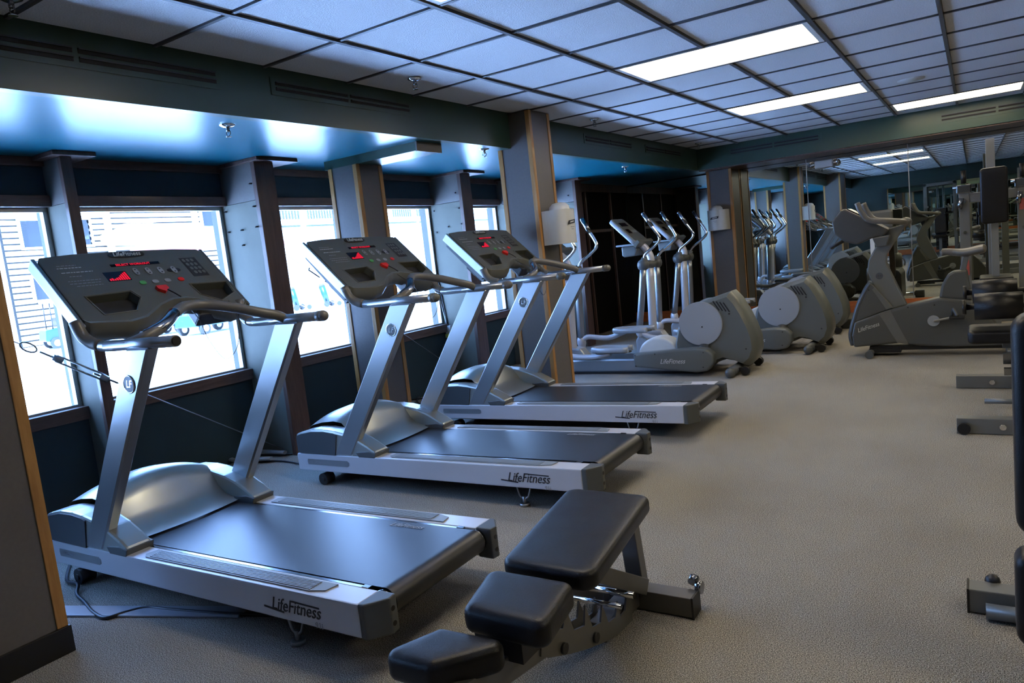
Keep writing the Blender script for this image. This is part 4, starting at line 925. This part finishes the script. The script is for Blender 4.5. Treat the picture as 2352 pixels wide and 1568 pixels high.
obj('hand_grip', B().tube(O([(3.60, 2.85, .80), (3.47, 2.85, .82), (3.45, 2.85, .95), (3.46, 2.85, 1.08), (3.60, 2.85, 1.10)]), .022, n=10, sub=4), 'black', r)

r = thing('press_machine', 'weight machine cut off at the right edge with two upright black pads', 'weight machine', (3.7, .2, 0))
o2 = (3.7, .2)
bar((3.135, .44, .04), (4.4, .44, .04), .075, .075, off=o2, par=r, name='floor_rail'); bar((3.3, -.45, .04), (4.4, -.45, .04), .075, .075, off=o2, par=r, name='floor_rail')
obj('rail_end_cap', B().box((3.131 - 3.7, .4 - .2, .0), (3.137 - 3.7, .48 - .2, .079)), 'black', r)
obj('foot_tube', B().cyl((3.18 - 3.7, .375 - .2, .028), (3.6 - 3.7, .375 - .2, .028), .024, n=14), 'gymframe', r)
obj('knob', B().sphere((3.20 - 3.7, .49 - .2, .075), .022, n=12), 'black', r)
Tp = frame((3.36 - 3.7, .02 - .2, 0), (1, 0, 0), (0, 0, 1))
obj('long_pad', pad(B(), [(-.11, .43), (.16, .43), (.16, .985), (-.11, .985)], -.05, .05, T=Tp, r=.045, bev=.025), 'vinyl', r, autos=50)
obj('short_pad', pad(B(), [(-.115, .14), (.16, .14), (.16, .385), (-.115, .385)], -.05, .05, T=Tp, r=.035, bev=.022), 'vinyl', r, autos=50)
bar((3.42, .12, .10), (3.42, .12, 1.15), .06, .06, off=o2, par=r, up=(1, 0, 0)); bar((3.42, .12, .3), (4.0, .12, .3), .06, .06, off=o2, par=r); bar((4.0, -.45, .05), (4.0, .44, .05), .07, .07, off=o2, par=r)
bar((4.0, .12, .05), (4.0, .12, 1.9), .08, .08, off=o2, par=r, up=(1, 0, 0))

r = thing('shoulder_press_machine', 'tall weight machine with a big black backrest between two grey posts', 'weight machine', (3.33, 6.2, 0))
o3 = (3.33, 6.2)
for x in (3.10, 3.55):
    p_ = bar((x, 6.0, .04), (x, 6.0, 1.44), .075, .085, off=o3, par=r, up=(1, 0, 0), name='front_post')
    obj('post_grip', B().cyl((x - 3.33, -.2, 1.45), (x - 3.33, -.2, 1.57), .022, n=12), 'black', p_)
    obj('weight_horn', B().cyl((x - 3.33 - .09, -.22, 1.42), (x - 3.33 + .09, -.22, 1.42), .018, n=12).cyl((x - 3.33 - .02, -.25, 1.32), (x - 3.33 - .04, -.25, 1.22), .022, n=10).box((x - 3.33 - .06, -.25, 1.36), (x - 3.33 + .06, -.17, 1.44), bev=.01), 'chrome_dark', p_)
    bar((x, 5.6, .04), (x, 7.1, .04), .08, .08, off=o3, par=r, name='floor_rail')
    for z in (1.28, 1.0): obj('bolt', B().cyl((x - 3.33, -.24, z), (x - 3.33, -.25, z), .014, n=10), 'chrome', p_)
obj('warning_label', B().box((3.085 - 3.33, -.246, .60), (3.125 - 3.33, -.243, .74)), 'redlabel', r); obj('warning_label', B().box((3.52 - 3.33, -.246, 1.16), (3.56 - 3.33, -.243, 1.26)), 'redlabel', r)
bar((3.10, 6.0, 1.315), (3.55, 6.0, 1.315), .06, .085, off=o3, par=r, name='cross_bar')
obj('backrest', pad(B(), [(-.105, 1.07), (.105, 1.07), (.105, 1.565), (-.105, 1.565)], -.035, .035, T=frame((0, -.28, 0), (1, 0, 0), (0, -.10, 1)) @ Matrix.Translation((0, 0, 0)), r=.03, bev=.02), 'vinyl', r, autos=50)
obj('seat_pad', pad(B(), [(-.13, -.45), (.13, -.45), (.13, -.05), (-.13, -.05)], .52, .58, r=.03, bev=.02), 'vinyl', r, autos=50)
bar((3.33, 5.9, .05), (3.33, 6.0, 1.3), .06, .06, off=o3, par=r, up=(1, 0, 0))
bar((3.33, 7.1, .05), (3.33, 7.1, 1.9), .08, .08, off=o3, par=r, up=(1, 0, 0)); bar((3.10, 7.1, .04), (3.55, 7.1, .04), .08, .08, off=o3, par=r)
def machine(label, x, y, rz, k):
    r = thing('cable_machine', label, 'weight machine', (x, y, 0), rz, group='weight machines reflected in the mirrors')
    for s in (-1, 1):
        obj('frame_post', B().beam((s * .35, .45, .0), (s * .35, .45, 1.95), .08, .08, up=(1, 0, 0), bev=.004), 'gymframe', r)
        obj('floor_rail', B().beam((s * .35, -.7, .04), (s * .35, .6, .04), .08, .08, bev=.004), 'gymframe', r)
        obj('press_arm', B().tube([(s * .30, .4, 1.3), (s * .32, -.1, 1.25), (s * .30, -.4, 1.1)], .025, n=10), 'gymframe', r)
        obj('arm_grip', B().cyl((s * .30, -.4, 1.1), (s * .12, -.45, 1.1), .022, n=10), 'black', r)
        obj('guide_rod', B().cyl((s * .07, .45, .1), (s * .07, .45, 1.9), .011, n=8), 'chrome', r)
    obj('top_beam', B().beam((-.39, .45, 1.9), (.39, .45, 1.9), .08, .08, bev=.004), 'gymframe', r)
    for q in range(12): obj('weight_plate', B().box((-.13, .40, .10 + q * .045), (.13, .50, .14 + q * .045), bev=.004, seg=1), 'black', r)
    obj('seat_pad', pad(B(), [(-.16, -.45), (.16, -.45), (.16, -.08), (-.16, -.08)], .46, .53, r=.03, bev=.02), 'vinyl', r, autos=50)
    obj('back_pad', pad(B(), [(-.14, .56), (.14, .56), (.14, 1.25), (-.14, 1.25)], -.035, .035, T=frame((0, .05, 0), (1, 0, 0), (0, .12, 1)), r=.03, bev=.02), 'vinyl', r, autos=50)
    obj('seat_post', B().beam((0, -.25, .05), (0, -.25, .46), .07, .07, up=(1, 0, 0)).beam((0, -.6, .05), (0, .45, .05), .07, .07), 'gymframe', r)
machine('cable machine standing behind the camera, nearest the front wall mirror', 2.4, -4.2, PI, 0)
machine('cable machine against the side wall, beyond the tall press machine', 5.0, 6.6, -PI / 2, 1)
machine('cable machine against the side wall, level with the roller pad machine', 5.0, 4.6, -PI / 2, 2)
machine('cable machine against the side wall, level with the camera', 5.0, -2.6, -PI / 2, 3)

# ================================================================== WIRES, CORDS, OUTLET
r = thing('tension_wire', 'steel tension wire with an open turnbuckle crossing the first windows', 'wire')
L = lambda y: (-1.08, y - .045, 1.045 - (y + .21) * .655)
obj('wire_strand', B().cyl(L(-.90), L(-.24), .0035, n=6).cyl(L(.20), L(1.32), .0035, n=6), 'cable', r)
lo = L(-.21); d = Vector((0, 1, -.655)).normalized(); nrm_ = Vector((0, .655, 1)).normalized()
c0 = Vector(lo); obj('wire_eye', B().tube([c0 + d * (.045 * math.cos(a)) + nrm_ * (.022 * math.sin(a)) for a in [2 * PI * k / 12 for k in range(13)]], .005, n=8, sub=1), 'chrome_dark', r)
a, b = Vector(L(-.16)), Vector(L(.20)); obj('hook_rod', B().cyl(a, a + d * .12, .006, n=8).cyl(b - d * .12, b + d * .03, .006, n=8), 'chrome_dark', r)
a2 = a + d * .09; b2 = b - d * .05
obj('turnbuckle_body', B().cyl(a2 + nrm_ * .016, b2 + nrm_ * .016, .0055, n=8).cyl(a2 - nrm_ * .016, b2 - nrm_ * .016, .0055, n=8).cyl(a2 - d * .02, a2 + d * .035, .018, n=12).cyl(b2 - d * .035, b2 + d * .02, .018, n=12), 'steel', r)
r = thing('tension_wire', 'steel tension wire with a dark hook crossing the window behind the second treadmill', 'wire')
L = lambda y: (-1.2, y, 1.40 - (y - 1.716) * .655)
obj('wire_strand', B().cyl(L(1.44), L(1.86), .0025, n=6).cyl(L(2.13), L(3.66), .0030, n=6), 'cable', r)
a = Vector(L(1.86)); obj('hook_rod', B().tube([a + nrm_ * .02, a, a + d * .12], .006, n=8, sub=1).box(a + d * .12 - Vector((.01, .01, .015)), a + d * .18 + Vector((.01, .01, .015))).tube([a + d * .18, a + d * .24], .005, n=6, sub=1), 'black', r)
c0 = Vector(L(2.10)); obj('wire_eye', B().tube([c0 + d * (.04 * math.cos(q)) + nrm_ * (.022 * math.sin(q)) for q in [2 * PI * k / 12 for k in range(13)]], .005, n=8, sub=1), 'chrome_dark', r)

def cord(name, label, pts, rad=.006, m='cord', cat='cord', sub=6):
    return tag(obj(name, B().tube([(x, y, max(z, rad)) for x, y, z in pts], rad, n=8, sub=sub), m), label, cat)
cord('electric_cable', 'dark power cord curling out from under the nearest treadmill by the taupe pillar', [(-.60, -.45, .006), (-.35, -.595, .008), (-.21, -.615, .02), (-.13, -.66, .008), (-.01, -.69, .008), (.14, -.73, .008), (.245, -.735, .008), (.28, -.675, .008), (.335, -.615, .008), (.47, -.585, .008), (.80, -.50, .008), (1.2, -.35, .006)], .0075)
cord('electric_cable', 'dark power cord on the carpet from the first pale fin to the middle treadmill', [(-1.3, 1.20, .006), (-1.1, 1.24, .007), (-.95, 1.30, .007), (-.72, 1.34, .007), (-.5, 1.25, .007)], .006)
cord('electric_cable', 'dark cord doubled along the carpet just in front of the middle treadmill', [(-1.15, 1.05, .006), (-.98, 1.12, .007), (-.82, 1.12, .007), (-.60, 1.08, .007), (-.4, 1.05, .007)], .006)
cord('electric_cable', 'tangled dark cords on the floor under the second fin', [(-1.38, 2.95, .006), (-1.15, 3.05, .02), (-1.05, 3.35, .01), (-1.28, 3.5, .02), (-1.36, 3.2, .01), (-1.1, 2.85, .01), (-.8, 2.95, .008), (-.5, 2.75, .008)], .007)
tag(obj('floor_raceway', B().prism([(-.035, .001), (.035, .001), (.018, .012), (-.018, .012)], -.72, .72, 'yz').bm and B().box((-.40, -.040, .001), (.50, .040, .010), T=Matrix.Translation((.30, -.655, 0)) @ Matrix.Rotation(math.radians(20), 4, 'Z'), bev=.004), 'raceway'), 'flat grey cord cover taped to the carpet under the nearest treadmill', 'cord cover')
tag(obj('cable_tray', B().tube([(-1.0, 1.10, .03), (-1.28, 1.0, .03), (-1.36, 1.08, .03), (-1.25, 1.20, .035), (-1.02, 1.24, .03)], .022, n=10, flat=.6), 'strip'), 'pale grey hose loop lying on the floor by the first fin', 'hose')
r = thing('power_outlet', 'white outlet box with a yellow plug low on the second fin', 'outlet', (-1.285, 3.655, .57))
obj('outlet_box', B().box((-.03, -.03, -.045), (.03, 0, .05), bev=.004), 'white', r)
obj('plug', B().box((-.022, -.055, -.07), (.018, -.028, -.03), bev=.006), 'yellow', r)
obj('plug_lead', B().tube([(-.01, -.05, -.07), (-.03, -.06, -.2), (-.02, -.05, -.40), (.0, -.04, -.56)], .005, n=6), 'cord', r)
tag(obj('wall_cable', B().tube([(-1.385, 3.652, 1.86), (-1.37, 3.650, 1.5), (-1.35, 3.65, 1.1), (-1.30, 3.65, .63)], .006, n=6), 'cord'), 'dark cable running down the second pale fin to the outlet box', 'cable')
tag(obj('wall_cable', B().tube([(-1.405, 3.653, 1.3), (-1.36, 3.652, .9), (-1.31, 3.650, .63)], .005, n=6), 'white'), 'thin pale cable beside the dark one on the second fin', 'cable')
for n in range(0): pass
